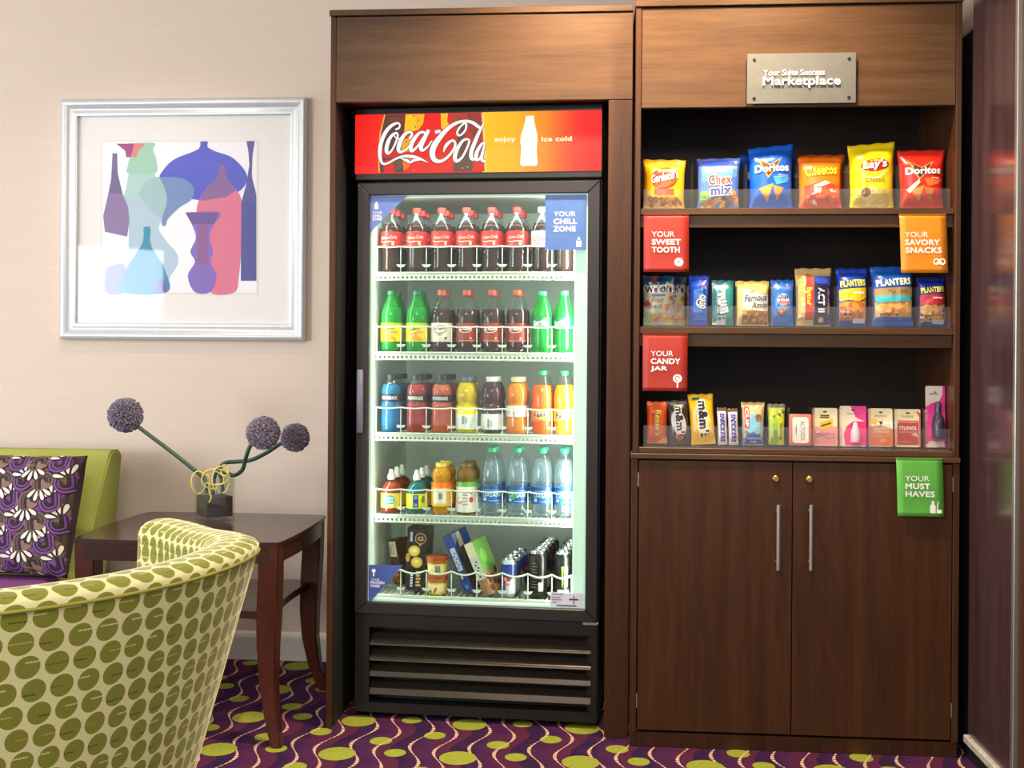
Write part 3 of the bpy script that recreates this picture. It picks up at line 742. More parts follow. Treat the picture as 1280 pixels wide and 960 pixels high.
rim = [(CR - .001, CZ - .004), (CR + .001, CZ + .008), (CR - .006, CZ + .016), (CR - .025, CZ + .022), (CR - .055, CZ + .023), (CR - .085, CZ + .018), (CR - .104, CZ + .008), (CR - .112, CZ - .008), (CR - .112, CZ - .03)]
sweep('rim', rim, A0, A1, 'dotted_fabric', uv0=.75)
sweep('inner_back', [(CR - .112, CZ - .03), (CR - .116, .7), (CR - .12, .55), (CR - .125, .40)], A0, A1, 'dotted_fabric', uv0=.3)
def crad(a):
    q = min(1.0, max(0.0, (abs(math.degrees(a) + 40.5) - 46) / 34)); q = q * q * (3 - 2 * q); return (CR + .0005) * (1 - .105 * q), CZ - .003 - .018 * q
bm = B(); tube(bm, [(crad(a)[0] * math.cos(a), crad(a)[0] * math.sin(a), crad(a)[1]) for a in [A0 + .07 + (A1 - A0 - .14) * i / 80 for i in range(81)]], .0032, 6)
obj('piping', bm, 'piping', ch, smooth=True)
obj('seat_cushion', lathe(B(), [(0, .30), (.38, .30), (.42, .32), (.43, .38), (.415, .43), (.38, .45), (0, .455)], 40), 'dotted_fabric', ch, smooth=True)
obj('base', lathe(B(), [(0, .095), (.36, .095), (.37, .12), (.41, .298), (0, .298)], 40), 'lime_fabric', ch, auto=40)
for k in range(4):
    a = PI / 4 + k * PI / 2; obj('leg', lathe(B(), [(0, 0), (.018, 0), (.028, .095), (0, .095)], 12, .33 * math.cos(a), .33 * math.sin(a)), 'dark_leg', ch, auto=40)

# ================================================================== drinks cooler
fr = thing('drinks_cooler', 'tall black glass-door drinks cooler with lit red and yellow sign', 'cooler', FO, FA)
plain('liner', (196, 204, 194), .5, var=.02); plain('shelf_white', (196, 202, 192), .4, var=.02); plain('grille', (70, 62, 54), .3, .7, var=.1)
plain('handle_grey', (120, 120, 138), .35, .3)
X0, X1 = -.424, .391
bm = B()
bx(bm, X0, X0 + .043, .037, .62, .02, 2.018); bx(bm, X1 - .037, X1, .037, .62, .02, 2.018); bx(bm, X0 + .043, X1 - .037, .585, .62, .02, 2.018)
bx(bm, X0 + .043, X1 - .037, .037, .585, 1.752, 2.018); bx(bm, X0 + .043, X1 - .037, .075, .585, .02, .375)
obj('body', bm, 'black_body', fr)
ix0, ix1 = -.380, .3535
bm = B(); bx(bm, ix0, ix0 + .004, .04, .584, .377, 1.75); bx(bm, ix1 - .004, ix1, .04, .584, .377, 1.75); bx(bm, ix0 + .004, ix1 - .004, .57, .584, .377, 1.75)
bx(bm, ix0 + .004, ix1 - .004, .04, .57, 1.742, 1.75); bx(bm, ix0 + .004, ix1 - .004, .04, .57, .377, .385)
obj('liner', bm, 'liner', fr)
# vertical lamp behind the right door post
t = NT('lamp_cover'); t.p(Roughness=.5); t.base(lin((190, 214, 200))); t.b.inputs['Emission Color'].default_value = (.84, .95, .87, 1); t.b.inputs['Emission Strength'].default_value = .22; MATS['lamp_cover'] = t.m
lc = obj('lamp_cover', bx(B(), .302, .349, .045, .085, .387, 1.738, .004), 'lamp_cover', fr)
def lamp_in(name, x, y, z, sx, sy, rot, power):
    l = bpy.data.lights.new(name, 'AREA'); l.shape = 'RECTANGLE'; l.size = sx; l.size_y = sy; l.energy = power; l.color = (.95, 1.0, .92)
    o = bpy.data.objects.new(name, l); link(o, fr); o.location = (x, y, z); o.rotation_euler = rot
lamp_in('cooler_lamp', .296, .07, 1.06, .03, 1.3, (PI / 2, 0, math.radians(68)), 5.2)
lamp_in('cooler_fill_left', -.371, .06, 1.06, .02, 1.3, (PI / 2, 0, math.radians(-62)), 1.3)  # added fill for the dim left bottles; the cooler's own lamp is on the right
lamp_in('cooler_fill_top', -.02, .065, 1.738, .6, .03, (math.radians(20), 0, 0), 1.6)  # added fill from above to brighten the cooler interior
# header sign
sa, sb = onF(443.5, 217.5), onF(752.5, 137); SW, SHT = sb[0] - sa[0], sb[1] - sa[1]
obj('sign_box', bx(B(), X0 - .004, X1 + .003, .004, .036, 1.785, 2.026, .004), 'black_plastic', fr)
sg = Print(SW, SHT, lambda x, z, o: (sa[0] + x, .0015 - o, sa[1] + z), .00008, 0, 0)
def zs(x, y): return (440 + x / 7.111 - 443.5) / 309.0, 1 - ((130 + y / 7.111) - 137) / 80.5
def mixc(a, b, t): return tuple(a[i] + (b[i] - a[i]) * t for i in range(3))
stops = [(0, (240, 18, 10)), (.10, (250, 22, 8)), (.16, (235, 40, 18)), (.53, (252, 196, 0)), (.66, (255, 180, 4)), (.78, (255, 138, 12)), (.87, (255, 70, 10)), (.93, (250, 14, 8)), (1.0, (236, 10, 14))]
NS = 80
for i in range(NS):
    u = (i + .5) / NS
    if .165 < u < .525: c = (232, 28, 14)
    else:
        for (p0, c0), (p1, c1) in zip(stops, stops[1:]):
            if p0 <= u <= p1: c = mixc(c0, c1, (u - p0) / (p1 - p0)); break
        if u >= .525: c = mixc(stops[3][1], c, 1) if u > .53 else (252, 196, 0)
    sg.rect(i / NS, 0, (i + 1) / NS, 1, c); sg.lay = 0
sg.lay = .0001
def zp(pts, col): sg.poly([(min(1, max(0, a)), min(1, max(0, b))) for a, b in [zs(*p) for p in pts]], col)
# printed bottles behind the script
zp([(285, 55), (480, 55), (470, 200), (440, 330), (455, 470), (470, 612), (245, 612), (235, 400), (250, 230)], (96, 52, 48))
zp([(288, 55), (300, 55), (262, 230), (246, 400), (254, 612), (242, 612), (232, 400), (248, 230)], (250, 170, 60))
zp([(330, 75), (475, 75), (468, 130), (340, 130)], (120, 56, 44)); zp([(260, 380), (445, 400), (450, 480), (262, 470)], (206, 36, 24))
zp([(285, 500), (380, 480), (385, 612), (290, 612)], (214, 30, 22)); zp([(388, 480), (452, 470), (455, 560), (392, 600)], (104, 76, 58))
zp([(485, 55), (655, 55), (640, 150), (600, 205), (520, 230), (470, 260), (478, 150)], (250, 196, 8)); zp([(560, 55), (655, 55), (625, 170), (590, 200)], (255, 176, 20))
zp([(440, 300), (560, 280), (540, 400), (450, 430)], (236, 170, 30)); zp([(455, 480), (560, 470), (520, 560), (470, 600)], (240, 112, 18))
zp([(660, 55), (800, 55), (800, 190), (700, 200), (650, 170)], (240, 16, 10))
zp([(800, 55), (865, 55), (858, 130), (880, 170), (830, 220), (806, 190)], (250, 194, 10))
zp([(880, 55), (1165, 55), (1190, 250), (1208, 612), (905, 612), (930, 470), (985, 300), (900, 150)], (178, 58, 40))
zp([(960, 150), (1040, 150), (1010, 300), (1080, 480), (1100, 612), (915, 612), (940, 400)], (98, 70, 58)); zp([(1040, 60), (1150, 60), (1180, 240), (1120, 330), (1050, 200)], (150, 52, 48))
zp([(1110, 520), (1205, 540), (1207, 612), (1080, 612)], (226, 24, 18))
zp([(1165, 55), (1185, 55), (1192, 200), (1212, 612), (1198, 612), (1178, 240)], (250, 214, 120))
for bx_, by_ in ((555, 70), (575, 180), (600, 115), (370, 90), (960, 90), (1130, 95), (1000, 580), (1045, 570), (490, 320), (560, 600)):
    sg.ell(*zs(bx_, by_), .0035, .003, (110, 70, 30) if by_ < 330 else (240, 140, 110), 0, 8); sg.lay -= .00008
def brush(pts, wd, col=(255, 252, 250)):
    ws_ = wd if isinstance(wd, (list, tuple)) else [wd] * len(pts)
    sg.stroke([zs(*p) for p in pts], [q / 7.111 / 309.0 for q in ws_], col, 8); sg.lay -= .00008
SIGN_STROKES = [
    ([(392, 200), (424, 186), (432, 152), (402, 140), (345, 172), (295, 240), (262, 330), (252, 420), (258, 480), (282, 528), (330, 520), (390, 486), (450, 462), (520, 458), (600, 478), (688, 520)], [14, 18, 14, 20, 30, 34, 36, 34, 28, 20, 18, 18, 20, 26, 26, 4]),
    ([(440, 476), (500, 500), (530, 520), (560, 500), (620, 498)], [4, 26, 14, 22, 4]),
    ([(410, 232), (370, 246), (330, 310), (312, 390), (326, 428), (362, 398), (398, 320), (414, 256), (400, 232), (382, 262), (420, 290), (452, 270)], [18, 22, 34, 34, 26, 18, 18, 18, 14, 10, 10, 10]),
    ([(520, 288), (544, 250), (520, 226), (470, 258), (430, 340), (422, 400), (448, 416), (500, 384), (540, 330)], [24, 22, 20, 32, 38, 32, 24, 16, 12]),
    ([(660, 232), (612, 236), (560, 300), (532, 372), (544, 408), (588, 372), (640, 292), (680, 222)], [20, 24, 36, 36, 28, 20, 18, 16]),
    ([(694, 210), (652, 296), (624, 374), (640, 404), (684, 372), (726, 312)], [30, 38, 36, 26, 16, 10]),
    ([(752, 232), (800, 222)], [30, 26]),
    ([(1170, 210), (1130, 182), (1085, 148), (1020, 132), (940, 150), (860, 206), (790, 290), (740, 372), (728, 440), (748, 496), (800, 512), (862, 476), (912, 412), (934, 352), (916, 316), (880, 330), (846, 372), (828, 424)], [20, 28, 28, 24, 28, 36, 46, 52, 50, 40, 28, 22, 22, 22, 20, 26, 28, 10]),
    ([(1028, 150), (1028, 200), (1000, 250), (962, 268), (950, 236), (976, 186), (1020, 146)], [20, 18, 18, 18, 18, 18, 16]),
    ([(1046, 302), (1000, 320), (950, 400), (930, 478), (948, 512), (994, 478), (1036, 396), (1058, 324), (1040, 302)], [18, 24, 34, 36, 28, 20, 20, 18, 14]),
    ([(1186, 160), (1150, 230), (1110, 330), (1078, 424), (1078, 486), (1104, 496), (1136, 460)], [14, 26, 34, 36, 30, 22, 12]),
    ([(1200, 336), (1164, 360), (1126, 432), (1118, 492), (1148, 496), (1186, 430)], [14, 24, 32, 32, 22, 14]),
    ([(1198, 348), (1178, 430), (1170, 500), (1200, 520)], [14, 24, 28, 22])]
for p_, w_ in SIGN_STROKES: brush(p_, [x + 9 for x in w_], (74, 34, 30))
sg.lay += .0001
for p_, w_ in SIGN_STROKES: brush(p_, w_)
sg.lay += .0001
def zs2(x, y): return (600 + x / 7.111 - 443.5) / 309.0, 1 - ((120 + y / 7.111) - 137) / 80.5
bt = [(420, 165), (492, 165), (494, 215), (508, 280), (522, 340), (524, 410), (518, 470), (522, 560), (528, 615), (515, 640), (385, 640), (372, 615), (376, 560), (382, 470), (372, 410), (378, 340), (400, 280), (414, 215)]
sg.poly([zs2(*p) for p in bt], (255, 252, 240))
sg.text('enjoy', *zs2(238, 390), 190 / 7.111 / 309, (255, 244, 200), .105, bold=.05); sg.text('ice cold', *zs2(692, 388), 268 / 7.111 / 309, (255, 244, 200), .085, bold=.05)
sg.build('sign_face', 'print_lit', fr)
# door
dx0, dx1, dz0, dz1 = -.4175, .3865, .349, 1.7765; gx0, gx1, gz0, gz1 = -.3775, .348, .3875, 1.7375
df = B()
for (a, b, c, d) in (((dx0, dz0), (dx1, dz0), (gx1, gz0), (gx0, gz0)), ((dx1, dz0), (dx1, dz1), (gx1, gz1), (gx1, gz0)), ((dx1, dz1), (dx0, dz1), (gx0, gz1), (gx1, gz1)), ((dx0, dz1), (dx0, dz0), (gx0, gz0), (gx0, gz1))):
    q = []
    m_ = ((a[0] + b[0] + c[0] + d[0]) / 4, (a[1] + b[1] + c[1] + d[1]) / 4)
    for x, z in (a, b, c, d): q.append((x + (m_[0] - x) * .0008, z + (m_[1] - z) * .0008))
    prism(df, q, 0, .036, 'y')
bmesh.ops.bevel(df, geom=[e for e in df.edges if abs(e.verts[0].co.y) < 1e-5 and abs(e.verts[1].co.y) < 1e-5], offset=.002, segments=1, affect='EDGES')
plain('door_frame', (44, 38, 37), .38, .2)
door = obj('door_frame', df, 'door_frame', fr)
obj('glass', bx(B(), gx0 - .003, gx1 + .003, .014, .02, gz0 - .003, gz1 + .003), 'pane', door)
bm = B()
for a in ((gx0, gx0 + .007, gz0, gz1), (gx1 - .007, gx1, gz0, gz1), (gx0, gx1, gz0, gz0 + .007), (gx0, gx1, gz1 - .007, gz1)): bx(bm, a[0], a[1], .022, .034, a[2], a[3])
obj('gasket', bm, 'lamp_cover', door)  # no lamp itself: the gasket's lit look is a glow in its material
ha, hb = onF(446.5, 541), onF(454.5, 462)
obj('handle', bx(B(), ha[0], hb[0], -.016, .004, ha[1], hb[1], .004, 2), 'handle_grey', door, auto=40)
obj('hinge', bx(B(), .34, .39, .002, .03, .338, .3475, .002), 'steel_brushed', door)
# base with louvred grille
obj('base_panel', (lambda b: (bx(b, dx0, -.370, .012, .07, .02, .346), bx(b, .368, dx1, .012, .07, .02, .346), bx(b, -.370, .368, .012, .07, .303, .346), bx(b, -.370, .368, .012, .07, .02, .052), b)[-1])(B()), 'black_plastic', fr)
obj('grille_back', bx(B(), -.369, .367, .066, .07, .053, .302), 'black_rubber', fr)
for z, lip in ((.243, .0045), (.191, .005), (.139, .015), (.079, .019)):
    bm = prism(B(), [(.014, z), (.014 + lip * .4, z + lip), (.018 + lip * .4, z + lip + .001), (.060, z + .040), (.060, z + .036), (.018, z)], -.3685, .3665, 'x')
    obj('slat', bm, 'grille', fr)
for i, x in enumerate((-.39, .36)):
    for y in (.09, .55): obj('foot', lathe(B(), [(0, 0), (.018, 0), (.018, .0195), (0, .0195)], 12, x, y), 'black_rubber', fr, auto=40)
# wire shelves
FY = .085
SZ = [onF(594, y, FY)[1] for y in (340, 440.5, 542.5, 645.5, 747)]
BX = []
for row, y in enumerate((337, 438, 541, 645, 745)):
    BX.append([onF(px, y, .13)[0] for px in (489, 521, 552, 583, 614.5, 646, 677.5, 705)])
sx_a, sx_b = -.373, .3
for r_ in range(5):
    z = SZ[r_]; bm = B()
    for i in range(34):
        x = sx_a + .006 + (sx_b - sx_a - .012) * i / 33; bx(bm, x - .0012, x + .0012, FY, .555, z - .0024, z)
    for y in (FY + .01, .25, .4, .55): bx(bm, sx_a, sx_b, y - .002, y + .002, z - .006, z - .0025)
    sh = obj('shelf', bm, 'shelf_white', fr)
    bm = B(); zb_ = z - .025
    tube(bm, [(sx_a, FY, z - .002), (sx_b, FY, z - .002)], .003, 8); tube(bm, [(sx_a, FY, zb_), (sx_b, FY, zb_)], .0032, 8)
    bx(bm, sx_a, sx_b, FY, FY + .002, z - .014, z - .003)
    for i in range(44):
        x = sx_a + (sx_b - sx_a) * (i + .5) / 44; bx(bm, x - .0042, x + .0042, FY - .001, FY + .002, zb_, z - .013)
    obj('front_rail', bm, 'shelf_white', sh)
    # guard wire with posts, and the small lane tabs
    mids = [(BX[r_][i] + BX[r_][i + 1]) / 2 for i in range(7)]; ends = [sx_a + .004] + mids + [sx_b - .002]
    gz = z + .086; pts = []
    for a, b in zip(ends, ends[1:]):
        for k in range(8): t = k / 8; pts.append((a + (b - a) * t, FY - .004 - .008 * math.sin(PI * t), gz - (.010 if r_ == 4 else .003) * math.sin(PI * t)))
    pts.append((ends[-1], FY - .004, gz)); bm = tube(B(), pts, .0026 if r_ < 4 else .0032, 6)
    for m_ in ends: tube(bm, [(m_, FY - .004, z - .002), (m_, FY - .004, gz)], .0014 if r_ < 4 else .002, 6)
    obj('guard_wire', bm, 'shelf_white', sh, smooth=True)
    for m_ in mids: bm = prism(B(), [(m_ - .016, z + .026), (m_ + .016, z + .026), (m_ + .009, z + .017), (m_ - .009, z + .017)], FY - .003, FY + .004, 'y'); obj('lane_tab', bm, 'shelf_white', sh)

# stickers on the door
def sticker(pts_px, col, label, deco, y=.0125):
    q = [onF(a, b) for a, b in pts_px]
    s_ = obj('sticker', prism(B(), q, y, y + .0008, 'y'), plain('sticker_%d_%d_%d' % col, col, .35), fr); s_['label'] = label
    x0 = min(p[0] for p in q); x1 = max(p[0] for p in q); z0 = min(p[1] for p in q); z1 = max(p[1] for p in q)
    pr_ = Print(x1 - x0, z1 - z0, lambda x, z, o: (x0 + x, y - o, z0 + z), .0001, 0); deco(pr_); pr_.build('print', 'print_matte', s_)
W_ = (238, 240, 246)
def bottle_icon(p, cx, cy, s):
    a = p.w / p.h
    p.poly([(cx + x * s, cy + y * s * a) for x, y in ((-.5, -1), (.5, -1), (.5, .2), (.2, .55), (.2, .9), (-.2, .9), (-.2, .55), (-.5, .2))], W_)
def deco_chill(p):
    p.text('YOUR', .475, .655, .52, W_, .085); p.text('CHILL', .49, .52, .57, W_, .10, bold=.03); p.text('ZONE', .475, .385, .54, W_, .10, bold=.03)
    bottle_icon(p, .82, .15, .12); p.rect(.77, .165, .87, .185, (62, 96, 156))
sticker([(680.5, 312), (732, 312), (733, 242.5), (681, 243)], (70, 104, 166), 'blue sticker with white words at the upper right of the glass', deco_chill)
def deco_tl(p): bottle_icon(p, .17, .74, .1); p.text('YOUR', .2, .54, .26, W_, .06); p.text('CHILL', .2, .45, .26, W_, .075, bold=.02); p.text('ZONE', .2, .36, .26, W_, .075, bold=.02)
sticker([(461.5, 244), (461.5, 290), (508, 244)], (96, 120, 184), 'blue corner sticker at the upper left of the glass', deco_tl)
def deco_bl(p):
    p.ell(.15, .84, .06, .055, W_); p.rect(.13, .70, .17, .82, W_); p.text('YOUR', .2, .62, .24, W_, .055); p.text('FROZEN', .26, .545, .4, W_, .07, bold=.03); p.text('FARE', .2, .46, .26, W_, .07, bold=.03)
sticker([(459.5, 707), (459.5, 756), (503, 707.5)], (70, 88, 160), 'blue corner sticker at the lower left of the glass', deco_bl)
def deco_spec(p):
    for k, (a, b, c) in enumerate(((.06, .4, .86), (.06, .32, .66), (.06, .36, .5), (.06, .2, .34))): p.rect(a, c - .035, b, c + .02, (90, 90, 100))
    p.rect(.2, .08, .8, .16, (60, 60, 66)); p.rect(.71, .25, .74, .8, (70, 70, 80)); p.rect(.58, .5, .86, .6, (50, 50, 60))
sticker([(687, 758), (727.5, 761), (728.5, 743.5), (688, 741)], (198, 198, 212), 'small white rating label at the lower right of the glass', deco_spec)

# ================================================================== drinks
def L3(c): return lin(c)[:3]
def liquid(name, c, diff=.8, gl=.5): return clear(name, L3(c), diff, L3(c), 1.4, .06, gl)
liquid('cola', (66, 32, 18), .96); liquid('pepper', (70, 34, 22), .93); liquid('citrus', (80, 190, 40), .62); liquid('sprite_g', (40, 205, 100), .62)
liquid('p_blue', (40, 140, 200), .85); liquid('p_red', (196, 70, 74), .85); liquid('p_coral', (226, 110, 86), .85)
liquid('v_yellow', (238, 206, 16), .85); liquid('v_purple', (86, 46, 60), .95); liquid('v_orange', (250, 152, 20), .85); liquid('f_orange', (252, 122, 20), .85); liquid('f_yellow', (252, 196, 8), .85)
liquid('j_red', (186, 66, 42), .9); liquid('j_teal', (20, 132, 142), .9); liquid('j_orange', (240, 166, 28), .9); liquid('j_apple', (150, 104, 30), .85); clear('water', (.84, .91, .95), .09, (.8, .9, .96), 1.4, .05, .8)
clear('pet_green', L3((110, 225, 120)), .35, L3((60, 200, 90)))
def capmat(c): return plain('cap_%d_%d_%d' % c, c, .4)
def fcoord(x, y, z): return FO + Vector((x * math.cos(FA) - y * math.sin(FA), x * math.sin(FA) + y * math.cos(FA), z))
CONT = [(0, 0), (.026, 0), (.0315, .006), (.033, .02), (.0315, .05), (.0325, .075), (.0345, .088), (.0348, .138), (.0335, .150), (.027, .172), (.0185, .192), (.0145, .202), (.0138, .208)]
CONE = [(0, 0), (.026, 0), (.0325, .006), (.034, .02), (.0335, .035), (.034, .10), (.0345, .118), (.033, .132), (.027, .155), (.0185, .180), (.0145, .192), (.0138, .198)]
POWR = [(0, 0), (.028, 0), (.0335, .006), (.034, .03), (.033, .075), (.0345, .09), (.034, .098), (.031, .104), (.0305, .122), (.033, .130), (.032, .148), (.025, .168), (.0185, .178), (.018, .183)]
VITA = [(0, 0), (.028, 0), (.0335, .005), (.034, .015), (.034, .092), (.032, .098), (.031, .104), (.034, .112), (.0345, .130), (.032, .150), (.024, .168), (.0195, .175), (.019, .18)]
FANT = [(0, 0), (.024, 0), (.030, .006), (.0325, .02), (.031, .04), (.0325, .062), (.034, .09), (.0335, .13), (.030, .15), (.022, .18), (.0145, .198), (.0138, .204)]
JUIC = [(0, 0), (.030, 0), (.0335, .005), (.034, .015), (.034, .075), (.0325, .082), (.026, .095), (.016, .106), (.0125, .112), (.012, .116)]
MINU = [(0, 0), (.028, 0), (.031, .006), (.032, .04), (.0295, .08), (.030, .11), (.033, .13), (.032, .142), (.024, .156), (.0195, .162), (.019, .165)]
DASA = [(0, 0), (.027, 0), (.033, .006), (.0345, .02), (.034, .04), (.0355, .05), (.0355, .10), (.0352, .13), (.034, .15), (.029, .175), (.021, .198), (.015, .210), (.0138, .218)]
for _p in (CONT, CONE, POWR, VITA, FANT, JUIC, MINU):
    for _i, (_r0, _z0) in enumerate(_p):
        if _r0 > .0215: _p[_i] = (_r0 * 1.06, _z0)
PROTO = {}
def bottle(key, name, cat, prof, liq, fill, cap, lab, deco, body='pet'):
    """cap = (radius, height, colour); lab = (z0, z1, radius, colour)"""
    o = thing(name, 'x', cat)
    obj('bottle_body', lathe(B(), prof, 24), body, o, smooth=True)
    if liq:
        lp = []
        for (r, z), (r2, z2) in zip(prof, prof[1:]):
            if z <= fill: lp.append((max(0, r - .0012), max(z, .0012)))
            if z < fill < z2: lp.append((r + (r2 - r) * (fill - z) / (z2 - z) - .0012, fill))
        lp.append((0, lp[-1][1])); lp[0] = (0, .0012)
        obj('liquid', lathe(B(), lp, 24), liq, o, smooth=True)
    r, h, c = cap; zt_ = prof[-1][1]
    if key.startswith('juice'):
        cp = [(.0125, 0), (.0135, .004), (.0135, .014), (.010, .018), (.0078, .026), (.0078, .034), (0, .036)]
        obj('cap', lathe(B(), [(a, zt_ - .004 + b) for a, b in cp], 18), capmat(c), o, auto=40)
    else:
        obj('cap', lathe(B(), [(r - .001, zt_ - .006), (r, zt_ - .005), (r, zt_ + h - .0075), (r - .0015, zt_ + h - .006), (0, zt_ + h - .006)], 20), capmat(c), o, auto=40)
    if lab:
        z0, z1, lr, lcol = lab; lr = lr if lr > .0355 else lr * 1.06
        lb = obj('label_band', lathe(B(), [(lr, z0), (lr, z1)], 28), plain('band_%d_%d_%d' % lcol, lcol, .4), o, smooth=True)
        if deco:
            Wd = PI * lr; p = Print(Wd, z1 - z0, cyl_surf(lr, z0)(Wd), .00012, .008); deco(p); p.build('print', 'print_gloss', lb)
    PROTO[key] = [o, False]
def put(key, x, y, z, label, group=None, spin=0.0):
    pr_ = PROTO[key]; o = copy_tree(pr_[0]) if pr_[1] else pr_[0]; pr_[1] = True
    o.location = fcoord(x, y, z + .0008); o.rotation_euler = (0, 0, FA + spin); o['label'] = label
    if group: o['group'] = group
    return o
def script(p, cx, cy, w, col, st='Coca-Cola', h=.2):
    p.text(st, cx, cy, w, col, h, rot=.06, shear=.35, bold=.01)
def d_coke(p):
    script(p, .5, .62, .5, (250, 226, 214)); p.stroke([(.22, .42), (.34, .3), (.5, .34), (.7, .36)], [.015, .03, .03, .005], (250, 200, 190)); p.rect(.60, .1, .67, .34, (244, 200, 150)); p.rect(.3, .1, .42, .14, (230, 150, 140))
def d_diet(p): p.text('Diet', .42, .72, .22, (60, 60, 64), .16, shear=.3); script(p, .5, .48, .48, (206, 44, 50), 'Coke', .26); p.rect(.25, .12, .75, .17, (150, 150, 154))
def d_mello(p):
    p.rect(.0, .9, 1, 1, (150, 196, 40)); p.text('mello', .46, .70, .36, (30, 112, 84), .2, rot=.2, bold=.02); p.text('yello', .54, .46, .4, (222, 84, 40), .26, rot=.2, bold=.03, out=(250, 240, 160)); p.poly([(.3, .1), (.5, .42), (.72, .1)], (238, 150, 40))
def d_dp(p, bg=(122, 34, 26)):
    p.ell(.5, .66, .2, .095, (240, 232, 228), .06); p.ell(.5, .66, .18, .08, bg, .06); p.text('Dr Pepper', .5, .66, .35, (250, 246, 240), .14, rot=.1, bold=.03, shear=.2); p.rect(.3, .06, .8, .09, (230, 150, 130)); p.ell(.66, .2, .03, .03, (240, 190, 170))
def d_ddp(p):
    p.ell(.5, .66, .22, .12, (120, 96, 92), .06); p.ell(.5, .66, .19, .095, (224, 216, 208), .06); p.text('Dr Pepper', .5, .68, .34, (84, 50, 50), .14, rot=.1, bold=.03, shear=.2); p.text('DIET', .5, .38, .2, (110, 100, 98), .1); p.ell(.68, .2, .04, .04, (70, 60, 60))
def d_sprite(p): p.text('Sprite', .46, .5, .46, (240, 250, 240), .55, rot=.14, bold=.03, shear=.3); p.ell(.62, .84, .05, .03, (220, 230, 60), .4); p.stroke([(.25, .2), (.45, .26), (.68, .3)], .02, (230, 245, 235))
def d_power(p): p.text('POWERADE', .5, .5, .5, (226, 226, 226), .5, bold=.02)
def d_vita(p, top=None):
    if top: p.rect(0, .66, 1, 1, top)
    p.text('vitamin', .44, .40, .24, (40, 40, 44), .16, rot=PI / 2, bold=.02); p.text('water', .54, .40, .18, (120, 120, 124), .12, rot=PI / 2)
    for k in range(5): p.rect(.64, .12 + k * .09, .8, .14 + k * .09, (170, 172, 176))
    for k in range(4): p.rect(.2, .15 + k * .1, .32, .17 + k * .1, (180, 182, 186))
def d_fanta(p): p.ell(.5, .5, .22, .17, (240, 110, 30)); p.ell(.5, .48, .19, .14, (255, 170, 60)); p.text('Fanta', .5, .5, .46, (30, 26, 90), .36, rot=.12, bold=.05, out=(250, 250, 250)); p.ell(.62, .78, .05, .025, (70, 160, 50), .4)
def d_jred(p): p.rect(.2, 0, .8, 1, (226, 204, 96)); p.ell(.5, .55, .18, .16, (70, 150, 140)); p.text('Juicy', .5, .66, .3, (230, 244, 250), .2, bold=.03); p.text('Juice', .5, .44, .3, (240, 250, 240), .18, bold=.03); p.rect(.34, .2, .66, .27, (220, 232, 240))
def d_jteal(p): p.rect(.1, 0, .9, 1, (222, 216, 40)); p.rect(.42, .08, .58, .92, (32, 62, 140)); p.ell(.5, .76, .05, .05, (120, 160, 230)); p.ell(.5, .26, .05, .05, (120, 160, 230)); p.ell(.72, .6, .06, .1, (70, 150, 60)); p.ell(.74, .78, .04, .04, (220, 60, 40))
def d_minute(p): p.rect(0, .78, 1, 1, (240, 116, 26)); p.rect(.28, .12, .72, .72, (222, 216, 206)); p.rect(.46, .3, .58, .56, (130, 124, 120)); p.rect(.34, .62, .66, .66, (90, 80, 70))
def d_apple(p): p.rect(0, .84, 1, 1, (96, 164, 70)); p.blobs(.2, .1, .4, .6, 4, .04, [(200, 60, 44), (150, 60, 50)], seed=3); p.ell(.7, .42, .07, .09, (206, 64, 48)); p.stroke([(.62, .7), (.68, .62), (.74, .66)], .03, (200, 70, 60)); [p.rect(.42, .25 + k * .1, .6, .28 + k * .1, (150, 146, 140)) for k in range(5)]
def d_dasani(p, leaf=False): p.rect(0, .84, 1, .96, (30, 66, 130)); p.rect(.2, .74, .8, .78, (120, 170, 220)); p.text('DASANI', .52, .5, .56, (220, 236, 250), .26, bold=.0); p.rect(.25, .14, .34, .3, (190, 220, 240)); p.rect(.42, .12, .78, .16, (150, 190, 230))
def d_leaf(p): d_dasani(p); p.ell(.36, .5, .1, .14, (44, 160, 84), .4); p.stroke([(.3, .36), (.36, .5), (.42, .66)], .012, (190, 240, 200))
RED = (206, 46, 40)
bottle('coke', 'cola_bottle', 'bottle', CONT, 'cola', .165, (.0150, .018, RED), (.086, .138, .0352, (206, 44, 36)), d_coke)
bottle('diet', 'diet_cola_bottle', 'bottle', CONT, 'cola', .165, (.0150, .018, (206, 206, 204)), (.086, .138, .0352, (214, 212, 208)), d_diet)
bottle('mello', 'citrus_soda_bottle', 'bottle', CONE, 'citrus', .150, (.0150, .016, (40, 120, 76)), (.034, .098, .0346, (222, 212, 30)), d_mello, 'pet_green')
bottle('ddp', 'diet_soda_bottle', 'bottle', CONE, 'pepper', .145, (.0150, .018, (214, 96, 70)), (.034, .098, .0346, (214, 206, 196)), d_ddp)
bottle('dp', 'dark_soda_bottle', 'bottle', CONE, 'pepper', .145, (.0150, .018, (216, 84, 62)), (.034, .098, .0346, (140, 46, 30)), d_dp)
bottle('sprite', 'lemon_soda_bottle', 'bottle', CONE, 'sprite_g', .150, (.0150, .014, (70, 190, 140)), (.082, .118, .0350, (20, 120, 70)), d_sprite, 'pet_green')
CAPD = (52, 46, 44)
for k, lq in (('pblue', 'p_blue'), ('pred', 'p_red'), ('pcoral', 'p_coral')):
    bottle(k, 'sports_drink_bottle', 'bottle', POWR, lq, .162, (.0195, .018, CAPD), (.1045, .128, .0338, (48, 38, 40)), d_power)
bottle('vyel', 'vitamin_water_bottle', 'bottle', VITA, 'v_yellow', .17, (.0205, .017, (96, 104, 120)), (.014, .09, .0346, (222, 224, 222)), lambda p: d_vita(p, (250, 220, 10)))
